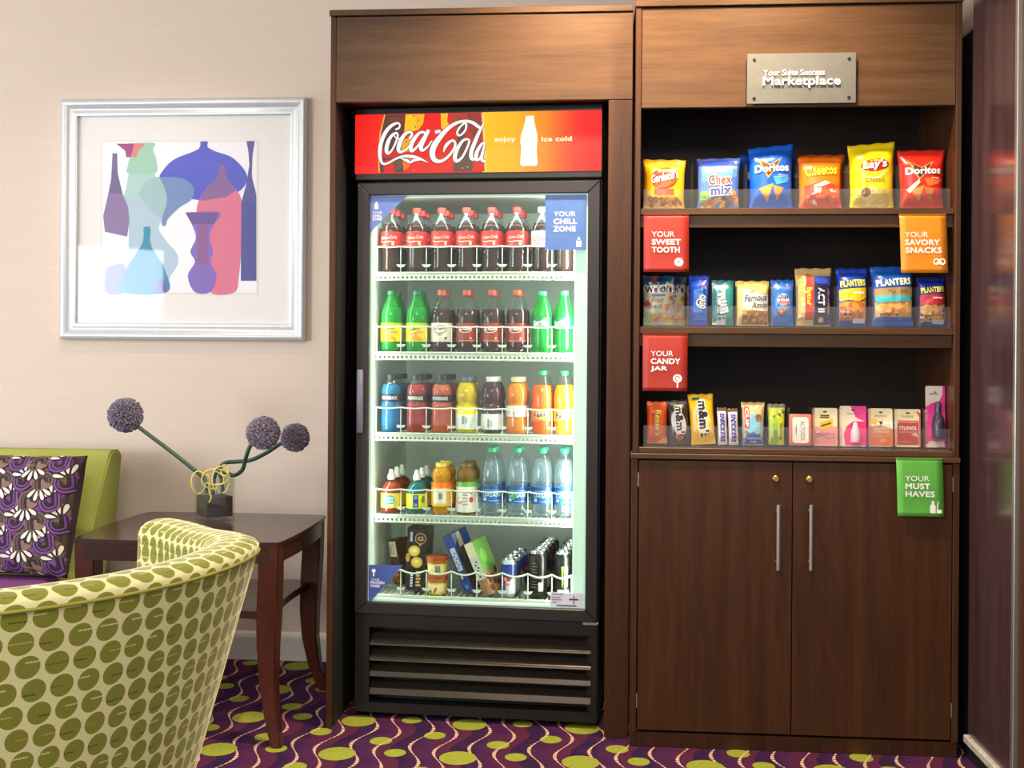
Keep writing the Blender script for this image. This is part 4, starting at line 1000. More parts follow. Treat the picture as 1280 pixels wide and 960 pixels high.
bottle('vpur', 'vitamin_water_bottle', 'bottle', VITA, 'v_purple', .17, (.0205, .017, (222, 214, 214)), (.014, .066, .0346, (218, 216, 214)), d_vita)
bottle('vora', 'vitamin_water_bottle', 'bottle', VITA, 'v_orange', .17, (.0205, .017, (248, 214, 150)), (.058, .095, .0346, (222, 214, 204)), d_vita)
GR = (44, 150, 92)
bottle('fora', 'orange_soda_bottle', 'bottle', FANT, 'f_orange', .165, (.0150, .015, GR), (.045, .088, .0346, (250, 120, 30)), d_fanta)
bottle('fyel', 'pineapple_soda_bottle', 'bottle', FANT, 'f_yellow', .165, (.0150, .015, GR), (.045, .088, .0346, (248, 180, 40)), d_fanta)
bottle('juice_r', 'small_juice_bottle', 'bottle', JUIC, 'j_red', .104, (.0135, .02, (238, 236, 228)), (.018, .068, .0346, (214, 190, 100)), d_jred)
bottle('juice_t', 'small_juice_bottle', 'bottle', JUIC, 'j_teal', .104, (.0135, .02, (238, 240, 236)), (.018, .068, .0346, (214, 206, 40)), d_jteal)
bottle('minute', 'orange_juice_bottle', 'bottle', MINU, 'j_orange', .158, (.0215, .014, (236, 206, 90)), (.028, .108, .0334, (240, 180, 60)), d_minute)
bottle('apple', 'apple_juice_bottle', 'bottle', MINU, 'j_apple', .158, (.0205, .014, (120, 92, 40)), (.010, .112, .0334, (224, 218, 208)), d_apple)
bottle('water', 'water_bottle', 'bottle', DASA, 'water', .19, (.0150, .016, (40, 168, 116)), (.044, .100, .0362, (30, 92, 160)), d_dasani)
bottle('leaf', 'water_bottle', 'bottle', DASA, 'water', .19, (.0150, .016, (40, 168, 116)), (.044, .100, .0362, (30, 80, 140)), d_leaf)
DEP = .079
def behind(key, i, r_, n, label, group, dx=0):
    for k in range(1, n + 1): put(key, BX[r_][i] + dx, .13 + DEP * k, SZ[r_], '%s, %s behind the %s front bottle' % (label, ('next', 'two')[k - 1], ORD[i]), group, random.uniform(-.8, .8))
Y0 = .13
gA = 'cola bottles on the top cooler shelf'
for i in range(6): put('coke', BX[0][i], Y0, SZ[0], 'red-labelled cola bottle on the top cooler shelf, %s in the front rank' % ORD[i], gA, random.uniform(-.12, .12)); behind('coke', i, 0, 2, 'top shelf red-capped cola bottle', gA)
put('diet', BX[0][6], Y0, SZ[0], 'white-labelled diet cola bottle half hidden by the blue sticker', gA); put('diet', BX[0][7], Y0, SZ[0], 'dark cola bottle low behind the blue sticker, rightmost on the top shelf', gA)
gB = 'soda bottles on the second cooler shelf'
for i, s in ((0, 'green citrus soda bottle with yellow label, leftmost on the second shelf'), (1, 'green citrus soda bottle with yellow label beside the white-labelled soda')): put('mello', BX[1][i], Y0, SZ[1], s, gB, .1)
put('ddp', BX[1][2], Y0, SZ[1], 'dark soda bottle with white label and red cap on the second shelf', gB)
for i, s in ((3, 'first'), (4, 'second'), (5, 'third')): put('dp', BX[1][i], Y0, SZ[1], 'dark soda bottle with maroon label, %s from the white-labelled bottle' % s, gB, random.uniform(-.1, .1))
for i in (2, 3, 4, 5): behind('dp', i, 1, 1, 'second shelf red-capped dark soda bottle', gB)
put('sprite', BX[1][6], Y0, SZ[1], 'bright green lemon soda bottle next to the dark soda bottles', gB); put('sprite', BX[1][7], Y0, SZ[1], 'bright green lemon soda bottle, rightmost on the second shelf', gB, -.2)
behind('mello', 0, 1, 1, 'second shelf green citrus soda bottle', gB); behind('mello', 1, 1, 1, 'second shelf green citrus soda bottle', gB)
gC = 'bottles on the third cooler shelf'
for i, (k, s, b) in enumerate((('pblue', 'blue sports drink bottle with black band', 'blue'), ('pred', 'red sports drink bottle with black band', 'red'), ('pcoral', 'coral pink sports drink bottle with black band', 'coral'), ('vyel', 'yellow vitamin water bottle with grey cap', 'yellow'), ('vpur', 'dark purple vitamin water bottle with white cap', 'purple'), ('vora', 'orange vitamin water bottle with cream cap', 'orange'), ('fora', 'orange soda bottle with green cap and round logo', 'orange soda'), ('fyel', 'yellow soda bottle with green cap and round logo', 'yellow soda'))):
    put(k, BX[2][i], Y0, SZ[2], s + ', front rank of the third shelf', gC)
    for q in range(1, 3 if i < 3 else 2): put(k, BX[2][i], Y0 + DEP * q, SZ[2], s + ', %s behind its twin' % ('next', 'two')[q - 1], gC)
gD = 'bottles on the fourth cooler shelf'
put('juice_r', BX[3][0], Y0, SZ[3], 'small red juice bottle with white sport cap, front of its lane', gD); put('juice_t', BX[3][1], Y0, SZ[3], 'small teal juice bottle with white sport cap, front of its lane', gD, .1)
for q in (1, 2):
    put('juice_r', BX[3][0], Y0 + DEP * q, SZ[3], 'small red juice bottle, %s behind the front one' % ('next', 'two')[q - 1], gD); put('juice_t', BX[3][1], Y0 + DEP * q, SZ[3], 'small teal juice bottle, %s behind the front one' % ('next', 'two')[q - 1], gD)
put('minute', BX[3][2], Y0, SZ[3], 'orange juice bottle with yellow cap on the fourth shelf, in front', gD); put('minute', BX[3][2], Y0 + DEP, SZ[3], 'orange juice bottle with yellow cap behind the front one', gD)
put('apple', BX[3][3], Y0, SZ[3], 'apple juice bottle with white and green label, in front', gD); put('apple', BX[3][3], Y0 + DEP, SZ[3], 'apple juice bottle behind the front one', gD, .9)
for i, k, s in ((4, 'water', 'clear water bottle with blue label, leftmost of the four'), (5, 'leaf', 'clear water bottle with a green leaf on its blue label'), (6, 'water', 'clear water bottle with blue label, third of the four'), (7, 'water', 'clear water bottle with blue label, rightmost of the four')):
    put(k, BX[3][i], Y0, SZ[3], s, gD, .1); put('water', BX[3][i], Y0 + DEP, SZ[3], 'clear water bottle standing behind the %s front water bottle' % ('first', 'second', 'third', 'fourth')[i - 4], gD, .5)

# cans on the cooler floor
def can(key, name, h, r, col, deco, rough=.3):
    o = thing(name, 'x', 'can')
    obj('can_body', lathe(B(), [(0, .003), (r - .007, 0), (r - .004, .004), (r, .012), (r, h - .016), (r - .006, h - .004)], 24), plain('can_%d_%d_%d' % col, col, rough, .6), o, auto=50)
    l_ = obj('can_lid', lathe(B(), [(r - .006, h - .004), (r - .0065, h), (r - .009, h - .001), (r - .010, h - .005), (0, h - .005)], 24), 'chrome', o, auto=50)
    tb = obj('pull_tab', bx(B(), -.006, .006, -.012, .006, h - .0046, h - .003, .0008), 'chrome', l_)
    Wd = PI * r; p = Print(Wd, h - .03, cyl_surf(r, .013)(Wd), .00012, .008); deco(p); p.build('print', 'print_gloss', o); PROTO[key] = [o, False]
def d_bull(p):
    p.poly([(.0, .0), (.5, .0), (.5, .45), (0, .5)], (30, 50, 130)); p.poly([(.5, .5), (1, .55), (1, 1), (.5, 1)], (30, 50, 130)); p.poly([(.5, 0), (1, 0), (1, .5), (.5, .45)], (190, 194, 202)); p.poly([(0, .5), (.5, .5), (.5, 1), (0, 1)], (34, 56, 140))
    p.ell(.5, .5, .07, .07, (236, 190, 60)); p.poly([(.28, .5), (.46, .58), (.46, .44), (.34, .42)], (196, 40, 50)); p.poly([(.72, .5), (.54, .58), (.54, .44), (.66, .42)], (196, 40, 50)); p.text('Red Bull', .5, .32, .34, (200, 40, 50), .08, bold=.03)
def d_dark(p): [p.rect(.3 + .02 * (k % 3), .2 + k * .08, .5 + .03 * (k % 2), .215 + k * .08, (120, 116, 110)) for k in range(8)]; p.rect(.56, .1, .72, .34, (188, 184, 176)); p.ell(.62, .5, .06, .04, (90, 110, 60)); p.rect(.34, .84, .5, .87, (150, 60, 50))
def d_mon(p):
    for k, x in enumerate((.52, .6, .68)): p.poly([(x, .78), (x + .05, .8), (x + .045, .5), (x + .055, .3), (x + .02, .22 - .03 * (k == 1)), (x + .012, .5)], (106, 190, 44))
    p.text('MONSTER', .58, .12, .4, (230, 232, 226), .09, bold=.04)
can('bull', 'slim_energy_can', .128, .0265, (170, 176, 190), d_bull); can('dark', 'black_energy_can', .153, .0325, (26, 24, 24), d_dark); can('mon', 'black_energy_can', .153, .0325, (20, 20, 20), d_mon)
gE = 'cans on the cooler floor'
cxs = [onF(635.5, 744, .12)[0], onF(671.5, 750, .12)[0], onF(703.5, 750, .12)[0]]
put('bull', cxs[0], .124, SZ[4], 'slim blue and silver energy drink can, front of its lane', gE, -.25)
for q in range(1, 4): put('bull', cxs[0] + .006 * q,   .124 + .062 * q, SZ[4], 'slim blue and silver energy drink can, %s behind the front one' % ('next', 'two', 'three')[q - 1], gE, .4 * q)
put('dark', cxs[1], .126, SZ[4], 'black energy drink can with a white panel, front of its lane', gE)
put('mon', cxs[2], .126, SZ[4], 'black energy drink can with green claw stripes, front of its lane', gE, -.15)
for q in range(1, 5):
    put('dark', cxs[1] + .004 * q, .126 + .07 * q, SZ[4], 'black energy drink can, %s behind the white-panelled one' % ('next', 'two', 'three', 'four')[q - 1], gE, .5 * q); put('mon', cxs[2] + .003 * q, .126 + .07 * q, SZ[4], 'black energy drink can, %s behind the green-striped one' % ('next', 'two', 'three', 'four')[q - 1], gE, .3 * q)

# frozen boxes and tubs
def box(name, label, cat, w_, d_, h_, col, x, y, rz, lean, deco, side=None, sidecol=None, tilt=0.0):
    o = thing(name, label, cat, group='frozen treats on the cooler floor')
    obj('carton', bx(B(), -w_ / 2, w_ / 2, 0, d_, 0, h_, .0015), plain('carton_%d_%d_%d' % col, col, .4), o)
    p = Print(w_, h_, lambda a, b, q: (a - w_ / 2, -q, b), .00015, 0); deco(p); p.build('print', 'print_gloss', o)
    if side:
        p = Print(d_, h_, lambda a, b, q: (w_ / 2 + q, a, b), .00015, 0); side(p); p.build('side_print', 'print_gloss', o)
    mat_ = Matrix.Rotation(FA, 4, 'Z') @ Matrix.Rotation(lean, 4, 'Y') @ Matrix.Rotation(tilt, 4, 'X') @ Matrix.Rotation(rz, 4, 'Z')
    zmin = min((mat_ @ Vector((a, b, 0))).z for a in (-w_ / 2, w_ / 2) for b in (0, d_))
    o.matrix_world = Matrix.Translation(fcoord(x, y, SZ[4] - zmin + .001)) @ mat_
    return o
def d_brown(p): p.rect(.1, .62, .9, .95, (206, 192, 164)); [p.rect(.2 + .12 * k, .68, .26 + .12 * k, .9, (90, 50, 30)) for k in range(2)]; p.rect(.55, .66, .66, .92, (110, 70, 50)); p.blobs(.1, .04, .9, .3, 8, .22, [(176, 112, 40), (140, 84, 34)], seed=5)
def d_gold(p):
    p.ell(.62, .83, .26, .26, (172, 134, 84)); p.ell(.62, .83, .22, .22, (24, 20, 28)); p.text('G', .62, .83, .26, (196, 158, 104), .07, bold=.02); p.rect(.56, .72, .68, .76, (172, 134, 84))
    p.rect(.15, .78, .25, .93, (150, 160, 190))
    for a, b in ((.36, .63), (.5, .45)):
        p.ell(a, b, .27, .25, (184, 150, 60)); p.ell(a, b, .2, .18, (206, 176, 84)); p.ell(a, b + .01, .1, .09, (226, 204, 120))
    p.ell(.08, .52, .1, .2, (160, 126, 50)); [p.rect(.24, .06 + .042 * k, .36, .09 + .042 * k, (180, 190, 214)) for k in range(5)]; [p.rect(.5, .07 + .052 * k, .72 - .05 * (k % 2), .105 + .052 * k, (190, 160, 110)) for k in range(5)]
def d_bluebox(p): p.rect(.25, .38, .8, .78, (190, 196, 208)); [p.rect(.34 + .2 * (k % 2), .42 + .05 * k, .48 + .2 * (k % 2), .45 + .05 * k, (40, 46, 70)) for k in range(6)]; p.rect(.3, .24, .5, .34, (224, 204, 96)); p.ell(.5, .1, .2, .2, (70, 110, 200))
def d_blueside(p): p.poly([(0, .8), (.5, 1), (0, 1)], (110, 140, 170)); p.poly([(.2, .75), (.5, .75), (.5, 1), (.3, 1)], (220, 206, 160)); p.rect(0, 0, 1, .72, (40, 34, 30)); p.blobs(.1, .1, .9, .7, 8, .14, [(58, 44, 30), (34, 28, 26)], seed=8)
def d_greenbox(p): p.rect(0, .74, 1, 1, (226, 210, 176)); p.rect(0, .3, 1, .74, (200, 196, 186)); [p.rect(.3 + .2 * (k % 2), .34 + .055 * k, .5 + .2 * (k % 2), .375 + .055 * k, (60, 56, 60)) for k in range(6)]; p.rect(0, .0, .5, .3, (150, 106, 70))
def d_greenside(p): p.rect(0, .4, 1, 1, (92, 140, 58)); p.ell(.4, .7, .2, .3, (124, 176, 80)); p.blobs(.1, .06, .95, .4, 10, .16, [(96, 50, 34), (70, 36, 26), (130, 74, 44)], seed=9)
bxx = lambda px, py, yl: onF(px, py, yl)[0]
box('ice_cream_box', 'dark brown ice cream box leaning left at the lower left corner', 'box', .045, .055, .16, (66, 40, 28), bxx(492, 742, .15), .225, math.radians(-38), math.radians(-10), d_brown, lambda p: p.blobs(.1, .05, .9, .9, 5, .2, [(80, 50, 34), (60, 34, 26)], seed=2))
box('ice_cream_box', 'tall black ice cream box with gold round emblem', 'box', .075, .11, .212, (22, 18, 26), bxx(519.5, 741, .13), .125, math.radians(3), math.radians(2.0), d_gold, None, None, math.radians(-3))
box('ice_cream_box', 'navy blue ice cream box leaning left beside the green one', 'box', .038, .105, .205, (26, 52, 130), bxx(587, 741, .13), .125, math.radians(-20), math.radians(-23), d_bluebox, d_blueside)
box('ice_cream_box', 'green and brown ice cream box leaning left beside the slim cans', 'box', .036, .082, .185, (172, 120, 84), bxx(611, 746, .10), .098, math.radians(-24), math.radians(-23), d_greenbox, d_greenside)
def tub(label, z, top):
    o = thing('ice_cream_cup', label, 'cup', fcoord(bxx(546.5, 746, .13), .130, z), FA, 'frozen treats on the cooler floor')
    r0, r1, h_ = .031, .0365, .058
    obj('cup', lathe(B(), [(0, 0), (r0, 0), (r1, h_)], 24), plain('cup_yellow', (226, 190, 84), .4), o, auto=50)
    obj('lid', lathe(B(), [(r1 + .0006, h_ - .008), (r1 + .002, h_ - .008), (r1 + .002, h_ + .004), (r1 - .001, h_ + .0055), (0, h_ + .0055)], 24), plain('cup_lid', (150, 66, 34), .4), o, auto=50)
    Wd = PI * r0; p = Print(Wd, .05, lambda x, y, q: ((r0 + (r1 - r0) * y / h_ + q + .0004) * math.sin((x - Wd / 2) / r0), -(r0 + (r1 - r0) * y / h_ + q + .0004) * math.cos((x - Wd / 2) / r0), y), .00015, .008)
    p.rect(.2, .15, .8, .7, (236, 214, 150)); p.rect(.48, .2, .66, .66, (120, 116, 110)) if top else p.blobs(.2, .1, .7, .5, 5, .07, [(120, 130, 50), (150, 100, 40)], seed=4); p.rect(.1, .8, .9, .98, (176, 96, 40)); p.build('print', 'print_gloss', o)
tub('lower ice cream cup of the stack of two', SZ[4] + .002, False); tub('upper ice cream cup of the stack of two', SZ[4] + .0665, True)

# ================================================================== snacks on the open shelves
def foil(c, rough=.28): return plain('foil_%d_%d_%d' % tuple(c), c, rough, .0, .08, 25)
def bag(name, label, cat, px0, px1, yt, sh, col, deco, T=.026, Y=3.565, group=None, slant=0.0, flare=.04, lean=-4.0, roll=0.0, seal=.075, sealc=None, yaw=0.0, wr=.0022, cell=.014, mat=None):
    """pillow bag: crimped seals top and bottom, belly between; px0, px1, yt are where it shows in the photograph"""
    zs0 = SH[sh] + .0065; yb = {0: 258, 1: 408, 2: 559}[sh]
    a, b = onY(px0, yb, Y), onY(px1, yb, Y); w_ = b.x - a.x; h_ = onY((px0 + px1) / 2, yt, Y).z - zs0
    o = thing(name, label, cat, ((a.x + b.x) / 2, Y, zs0), group=group)
    seed = random.uniform(0, 90)
    def surf(u, v, q, side=-1):
        u = min(w_, max(0.0, u)); v = min(h_, max(.0 if q == 0 else .003, v)); s = u / w_ * 2 - 1; t = v / h_
        e = min(1.0, max(0.0, (t - seal * .6) / .22)) ; f = min(1.0, max(0.0, (1 - seal * .9 - t) / .24)); e = math.sin(e * PI / 2); f = math.sin(f * PI / 2); bel = e * f
        th = T * bel * max(0.0, 1 - abs(s) ** 2.6) ** .62
        wv = noise.noise(Vector((u * 38 + seed, v * 30, seed))) * wr * (1 - .5 * abs(s)) + noise.noise(Vector((u * 90, v * 55 + seed, 3))) * wr * .45
        x = s * w_ / 2 * (1 - .05 * bel + flare * (t - .5) * 2 * .5)
        z = v + slant * s * h_ * t * t + .0015 * math.sin(s * 9 + seed) * (t > .95)
        return (x, side * (th + .0009) + (wv if side < 0 else 0) - (q if side < 0 else 0) , z)
    nu, nv = 16, 22; m_ = mat or foil(col); sm = foil(sealc) if sealc else m_
    vs_l = [h_ * j / nv for j in range(nv + 1)]
    for nm, r0, r1, mm in (('bottom_seal', 0, 1, sm), ('pouch', 1, nv - 2, m_), ('top_seal', nv - 2, nv, sm)):
        bm = B()
        for side in (-1, 1):
            g = [[bm.verts.new(surf(w_ * i / nu, vs_l[j], 0, side)) for i in range(nu + 1)] for j in range(r0, r1 + 1)]
            for j in range(r1 - r0):
                for i in range(nu): bm.faces.new((g[j][i], g[j][i + 1], g[j + 1][i + 1], g[j + 1][i]))
            if side < 0: gf = g
            else:
                for j in range(r1 - r0):
                    for i in (0, nu): bm.faces.new((gf[j][i], gf[j + 1][i], g[j + 1][i], g[j][i]))
                for j, on in ((0, r0 == 0), (r1 - r0, r1 == nv)):
                    if on:
                        for i in range(nu): bm.faces.new((gf[j][i], gf[j][i + 1], g[j][i + 1], g[j][i]))
        obj(nm, bm, mm, o, smooth=True)
    p = Print(w_, h_, surf, .00018, cell, .0006); deco(p); p.build('print', 'print_gloss', o)
    o.rotation_euler = (math.radians(lean), math.radians(roll), math.radians(yaw)); return o
WH = (246, 244, 240)
gS1, gS2, gS3 = 'snack bags on the top shelf', 'snack bags on the middle shelf', 'candy and sundries on the bottom shelf'
def tri(p, cx, cy, s, col, rot=0.0):
    a = p.w / p.h; q = [(s * math.cos(rot + PI / 2 + k * 2 * PI / 3), s * math.sin(rot + PI / 2 + k * 2 * PI / 3)) for k in range(3)]
    p.poly([(cx + x, cy + y * a) for x, y in q], col)
def chips(p, x0, y0, x1, y1, n, r, cols, asp=.6, seed=1): p.blobs(x0, y0, x1, y1, n, r, cols, asp, seed)
def d_gard(p):
    p.ell(.50, .60, .34, .27, (176, 34, 22), .25); p.ell(.52, .50, .30, .10, (226, 86, 30), .28)
    p.poly([(.24, .38), (.74, .38), (.74, .27), (.24, .27)], (196, 60, 44)); chips(p, .12, .06, .9, .2, 26, .085, [(206, 142, 40), (176, 100, 30), (226, 178, 84), (150, 84, 30)], .6, 3)
    p.text('Gardetto\'s', .5, .63, .68, (250, 244, 230), .17, rot=.2, shear=.3, bold=.02, out=(110, 14, 12), ow=.035)
def d_chex(p):
    p.rect(.0, .84, 1, 1.0, (30, 62, 168)); p.poly([(.1, .5), (.95, .62), (.95, .82), (.1, .8)], (96, 140, 206)); p.poly([(.45, .7), (.85, .76), (.85, .80), (.45, .74)], (200, 220, 240))
    p.rect(.05, .12, .32, .33, (130, 190, 70)); chips(p, .15, .05, .98, .17, 20, .09, [(196, 130, 50), (160, 96, 40), (220, 170, 90), (120, 70, 36)], .7, 4); chips(p, .7, .16, .98, .36, 8, .08, [(206, 142, 60), (176, 110, 46)], .7, 5)
    p.text('Chex', .55, .55, .56, (224, 68, 44), .2, rot=.06, bold=.04, out=WH, ow=.05); p.text('mix', .58, .34, .52, (44, 60, 130), .19, rot=.06, bold=.05, out=WH, ow=.05)
def d_dor(p, base2, chipc, dark, tag2):
    p.poly([(.16, .80), (.46, .68), (.74, .79), (.60, .62), (.40, .46), (.28, .62)], (226, 150, 60)); p.poly([(.21, .775), (.46, .66), (.69, .76), (.57, .62), (.41, .50), (.31, .63)], dark)
    p.poly([(.52, .50), (.92, .48), (.86, .40), (.6, .36)], base2)
    p.poly([(.18, .30), (.52, .38), (.40, .10)], chipc); p.poly([(.50, .36), (.78, .31), (.62, .12)], mixc(chipc, (150, 70, 20), .25)); p.poly([(.24, .29), (.48, .345), (.40, .16)], mixc(chipc, (255, 220, 120), .3))
    p.text('Doritos', .50, .625, .80, WH, .125, rot=.03, bold=.045, out=(30, 24, 34), ow=.02); (p.text(tag2, .76, .50, .24, (200, 226, 246), .04) if tag2 else p.rect(.68, .49, .86, .51, (246, 200, 180)))
def d_dorblue(p): d_dor(p, (70, 160, 226), (232, 158, 44), (96, 52, 26), 'COOL RANCH')
def d_dorred(p): d_dor(p, (232, 110, 40), (222, 116, 30), (70, 24, 22), ''); p.poly([(.1, .3), (.4, .48), (.42, .42), (.18, .24)], (246, 222, 190))
def d_chee(p):
    p.poly([(.0, .0), (1, .0), (1, .42), (.5, .5), (0, .40)], (214, 66, 34)); chips(p, .08, .06, .92, .40, 16, .10, [(226, 84, 36), (196, 50, 30), (238, 120, 60), (240, 214, 196)], .45, 6)
    p.text('Cheetos', .5, .72, .76, (246, 214, 40), .2, rot=.08, bold=.04, shear=.15, out=(40, 24, 16), ow=.04); p.poly([(.3, .42), (.6, .52), (.72, .47), (.5, .40)], (230, 206, 196))
def d_lays(p):
    p.ell(.53, .57, .33, .23, (250, 208, 30), .08); p.ell(.53, .64, .33, .145, (168, 22, 20), .08)
    p.stroke([(.24, .50), (.4, .45), (.62, .46), (.80, .56)], [.01, .03, .03, .01], (250, 240, 190)); chips(p, .18, .06, .88, .26, 10, .2, [(236, 206, 110), (222, 186, 84), (244, 220, 140)], .5, 7); p.ell(.32, .23, .11, .10, (128, 82, 44), .4)
    p.text("Lay's", .53, .645, .56, WH, .17, rot=.07, shear=.2, bold=.04, out=(96, 10, 12), ow=.02); p.text('Classic', .54, .42, .46, (84, 76, 26), .07)
bag('chip_bag', 'yellow snack mix bag with a red oval logo, leftmost on the top shelf', 'snack bag', 803.5, 856, 199, 0, (242, 176, 20), d_gard, group=gS1, roll=.6)
bag('chip_bag', 'blue cereal snack mix bag with red and white lettering', 'snack bag', 871, 924, 197.5, 0, (88, 122, 196), d_chex, group=gS1, yaw=-8)
bag('chip_bag', 'dark blue tortilla chip bag peeking out behind the front blue one', 'snack bag', 926, 994, 193, 0, (24, 66, 160), d_dorblue, group=gS1, Y=3.645, slant=.0)
bag('chip_bag', 'bright blue tortilla chip bag standing in front on the top shelf', 'snack bag', 936, 991, 182, 0, (26, 92, 200), d_dorblue, group=gS1, slant=.035, T=.03)
bag('chip_bag', 'orange cheese puff bag peeking out behind the front one', 'snack bag', 1000, 1056, 193, 0, (206, 84, 26), d_chee, group=gS1, Y=3.64)
bag('chip_bag', 'orange cheese puff bag standing in front on the top shelf', 'snack bag', 998, 1052, 196, 0, (240, 118, 20), d_chee, group=gS1)
bag('chip_bag', 'yellow potato chip bag with a red and white logo, tallest on the top shelf', 'snack bag', 1061, 1118, 179, 0, (238, 208, 20), d_lays, group=gS1, slant=.03, T=.032, flare=.08)
bag('chip_bag', 'red tortilla chip bag, rightmost on the top shelf', 'snack bag', 1123.5, 1180.5, 187, 0, (222, 40, 26), d_dorred, group=gS1, flare=.10, slant=.008)
# middle shelf
def d_welch(p):
    p.rect(0, .78, 1, 1, (28, 84, 140)); p.ell(.38, .97, .17, .13, (226, 120, 50)); p.blobs(.05, .82, .95, .9, 6, .06, [(70, 150, 90), (180, 50, 70), (50, 110, 190)], seed=2)
    p.poly([(0, .62), (1, .68), (1, .84), (0, .78)], (232, 226, 226)); p.text("Welch's", .5, .73, .9, (50, 34, 60), .14, rot=.05, bold=.04)
    p.rect(.25, .58, .72, .615, (60, 120, 170)); p.text('Fruit', .46, .50, .42, (84, 84, 90), .11, shear=.3); p.text('Snacks', .42, .38, .56, (84, 84, 90), .1, shear=.3)
    p.blobs(.0, .3, .2, .5, 4, .1, [(200, 60, 70), (150, 60, 90)], seed=3); p.blobs(.7, .28, .95, .6, 9, .09, [(60, 76, 130), (206, 84, 70), (226, 160, 60)], seed=4); p.ell(.15, .15, .17, .17, (170, 196, 110)); p.blobs(.35, .06, .98, .2, 10, .11, [(232, 186, 60), (206, 150, 40), (214, 120, 70)], seed=5)
def d_oreo(p):
    p.poly([(.25, .1), (.95, .1), (.95, .86), (.3, .8)], (30, 124, 214)); p.ell(.62, .44, .24, .24, (240, 242, 246)); p.ell(.66, .44, .2, .2, (34, 40, 60)); p.blobs(.3, .55, .9, .75, 4, .1, [(90, 170, 236)], seed=2); p.rect(.72, .72, .9, .80, (206, 80, 130))
    p.text('OREO', .74, .46, .72, WH, .13, rot=-PI / 2, bold=.06, out=(20, 40, 100), ow=.04)
def d_rice(p):
    p.poly([(0, 0), (.62, 0), (.6, .8), (.0, .95)], (206, 208, 200)); p.poly([(.2, .98), (.9, .98), (.62, .76)], (20, 124, 140)); p.rect(.62, .03, .98, .8, (30, 134, 132))
    p.text('TREATS', .46, .48, .95, (236, 240, 240), .2, rot=-1.36, bold=.05, out=(44, 60, 80), ow=.06); p.text('RICE KRISPIES', .2, .46, 1.1, (60, 70, 96), .08, rot=-1.45)
def d_amos(p):
    p.poly([(0, .8), (1, .8), (1, .98), (0, .98)], (222, 190, 96)); p.poly([(.22, .66), (.55, .80), (.95, .78), (.95, .70)], (150, 124, 66)); p.poly([(.16, .44), (1, .36), (1, .68), (.2, .74)], (224, 220, 214)); p.poly([(.18, .36), (1, .3), (1, .38), (.2, .45)], (244, 226, 180))
    p.rect(.16, .03, .97, .32, (150, 94, 36)); p.blobs(.2, .05, .95, .3, 22, .075, [(196, 136, 60), (166, 104, 40), (120, 70, 30), (214, 160, 84)], .8, 3)
    p.text('Famous', .58, .61, .74, (60, 56, 84), .15, rot=.08, shear=.35, bold=.01); p.text('Amos', .70, .45, .52, (60, 56, 84), .14, rot=.08, shear=.35, bold=.01)
def d_ahoy(p):
    p.ell(.5, .5, .34, .42, (90, 150, 220)); p.ell(.5, .56, .26, .26, (226, 230, 238)); p.blobs(.1, .9, .9, .95, 3, .05, [(150, 190, 236)], seed=1); p.rect(.68, .78, .82, .85, (200, 70, 130)); p.blobs(.2, .24, .6, .38, 10, .11, [(214, 150, 70), (184, 116, 46), (120, 70, 30)], .8, 2)
    p.text('Chips', .5, .62, .48, (34, 50, 110), .13, bold=.05, out=WH, ow=.04); p.text('Ahoy!', .54, .50, .48, (200, 46, 70), .12, bold=.05, out=WH, ow=.04); p.rect(.2, .06, .8, .18, (50, 120, 206))
def d_act(p):
    p.rect(.0, .0, .22, .88, (226, 190, 96)); p.blobs(.04, .15, .26, .85, 18, .06, [(244, 220, 140), (214, 166, 70), (250, 236, 190)], .8, 2); p.poly([(.24, .1), (.48, .1), (.5, .86), (.3, .9), (.24, .6)], (190, 52, 26)); p.text('Butter', .37, .5, .52, (246, 196, 60), .1, rot=-PI / 2, bold=.04)
    p.rect(.5, .0, 1, .84, (30, 36, 96)); p.rect(.56, .18, .86, .68, (24, 26, 60)); p.text('ACT II', .71, .44, .70, WH, .125, rot=-PI / 2, bold=.05); p.ell(.7, .1, .08, .08, (226, 184, 80)); p.poly([(.55, .72), (.98, .72), (.98, .86), (.5, .86)], (40, 70, 180))
    for k in range(8): p.rect(.89, .2 + k * .06, .93, .22 + k * .06, (200, 110, 110)); p.lay -= .00018
def d_plant(p, band, nutc, lab, txtcol=(242, 232, 90)):
    p.rect(.0, .0, 1, .10, (24, 50, 120)); p.poly([(.04, .10), (.96, .10), (.96, .46), (.7, .40), (.3, .42), (.04, .40)], nutc[1]); p.blobs(.08, .10, .92, .42, 40, .075, nutc, .75, 9)
    p.poly([(.04, .42), (.30, .44), (.7, .42), (.96, .48), (.96, .66), (.04, .62)], band); (p.text(lab, .6, .57, .5, (90, 60, 40), .05, rot=.05) if lab else p.rect(.48, .55, .86, .585, (250, 226, 200))); p.text('PLANTERS', .5, .73, .84, txtcol, .12, rot=.08, bold=.05, out=(20, 30, 90), ow=.03); p.rect(.5, .05, .92, .13, (200, 206, 220))
NUT = [(206, 140, 62), (226, 168, 84), (176, 104, 40), (236, 190, 116)]; ALM = [(206, 112, 30), (232, 146, 50), (170, 84, 24)]
bag('fruit_snack_bag', 'fruit snack bag mostly hidden behind its twin at the left of the middle shelf', 'snack bag', 817, 857, 346, 1, (200, 190, 150), d_welch, group=gS2, Y=3.625, T=.014)
bag('fruit_snack_bag', 'white and blue fruit snack bag, leftmost on the middle shelf', 'snack bag', 803.5, 842, 345, 1, (206, 196, 170), d_welch, group=gS2, T=.02)
bag('cookie_pack', 'slim bright blue sandwich cookie pack with white lettering', 'snack bag', 861, 885, 344, 1, (40, 76, 196), d_oreo, group=gS2, flare=.12, T=.018, yaw=-10)
bag('cereal_bar', 'teal and silver crisped rice bar wrapper', 'snack bar', 890, 917, 350, 1, (40, 132, 136), d_rice, group=gS2, T=.016)
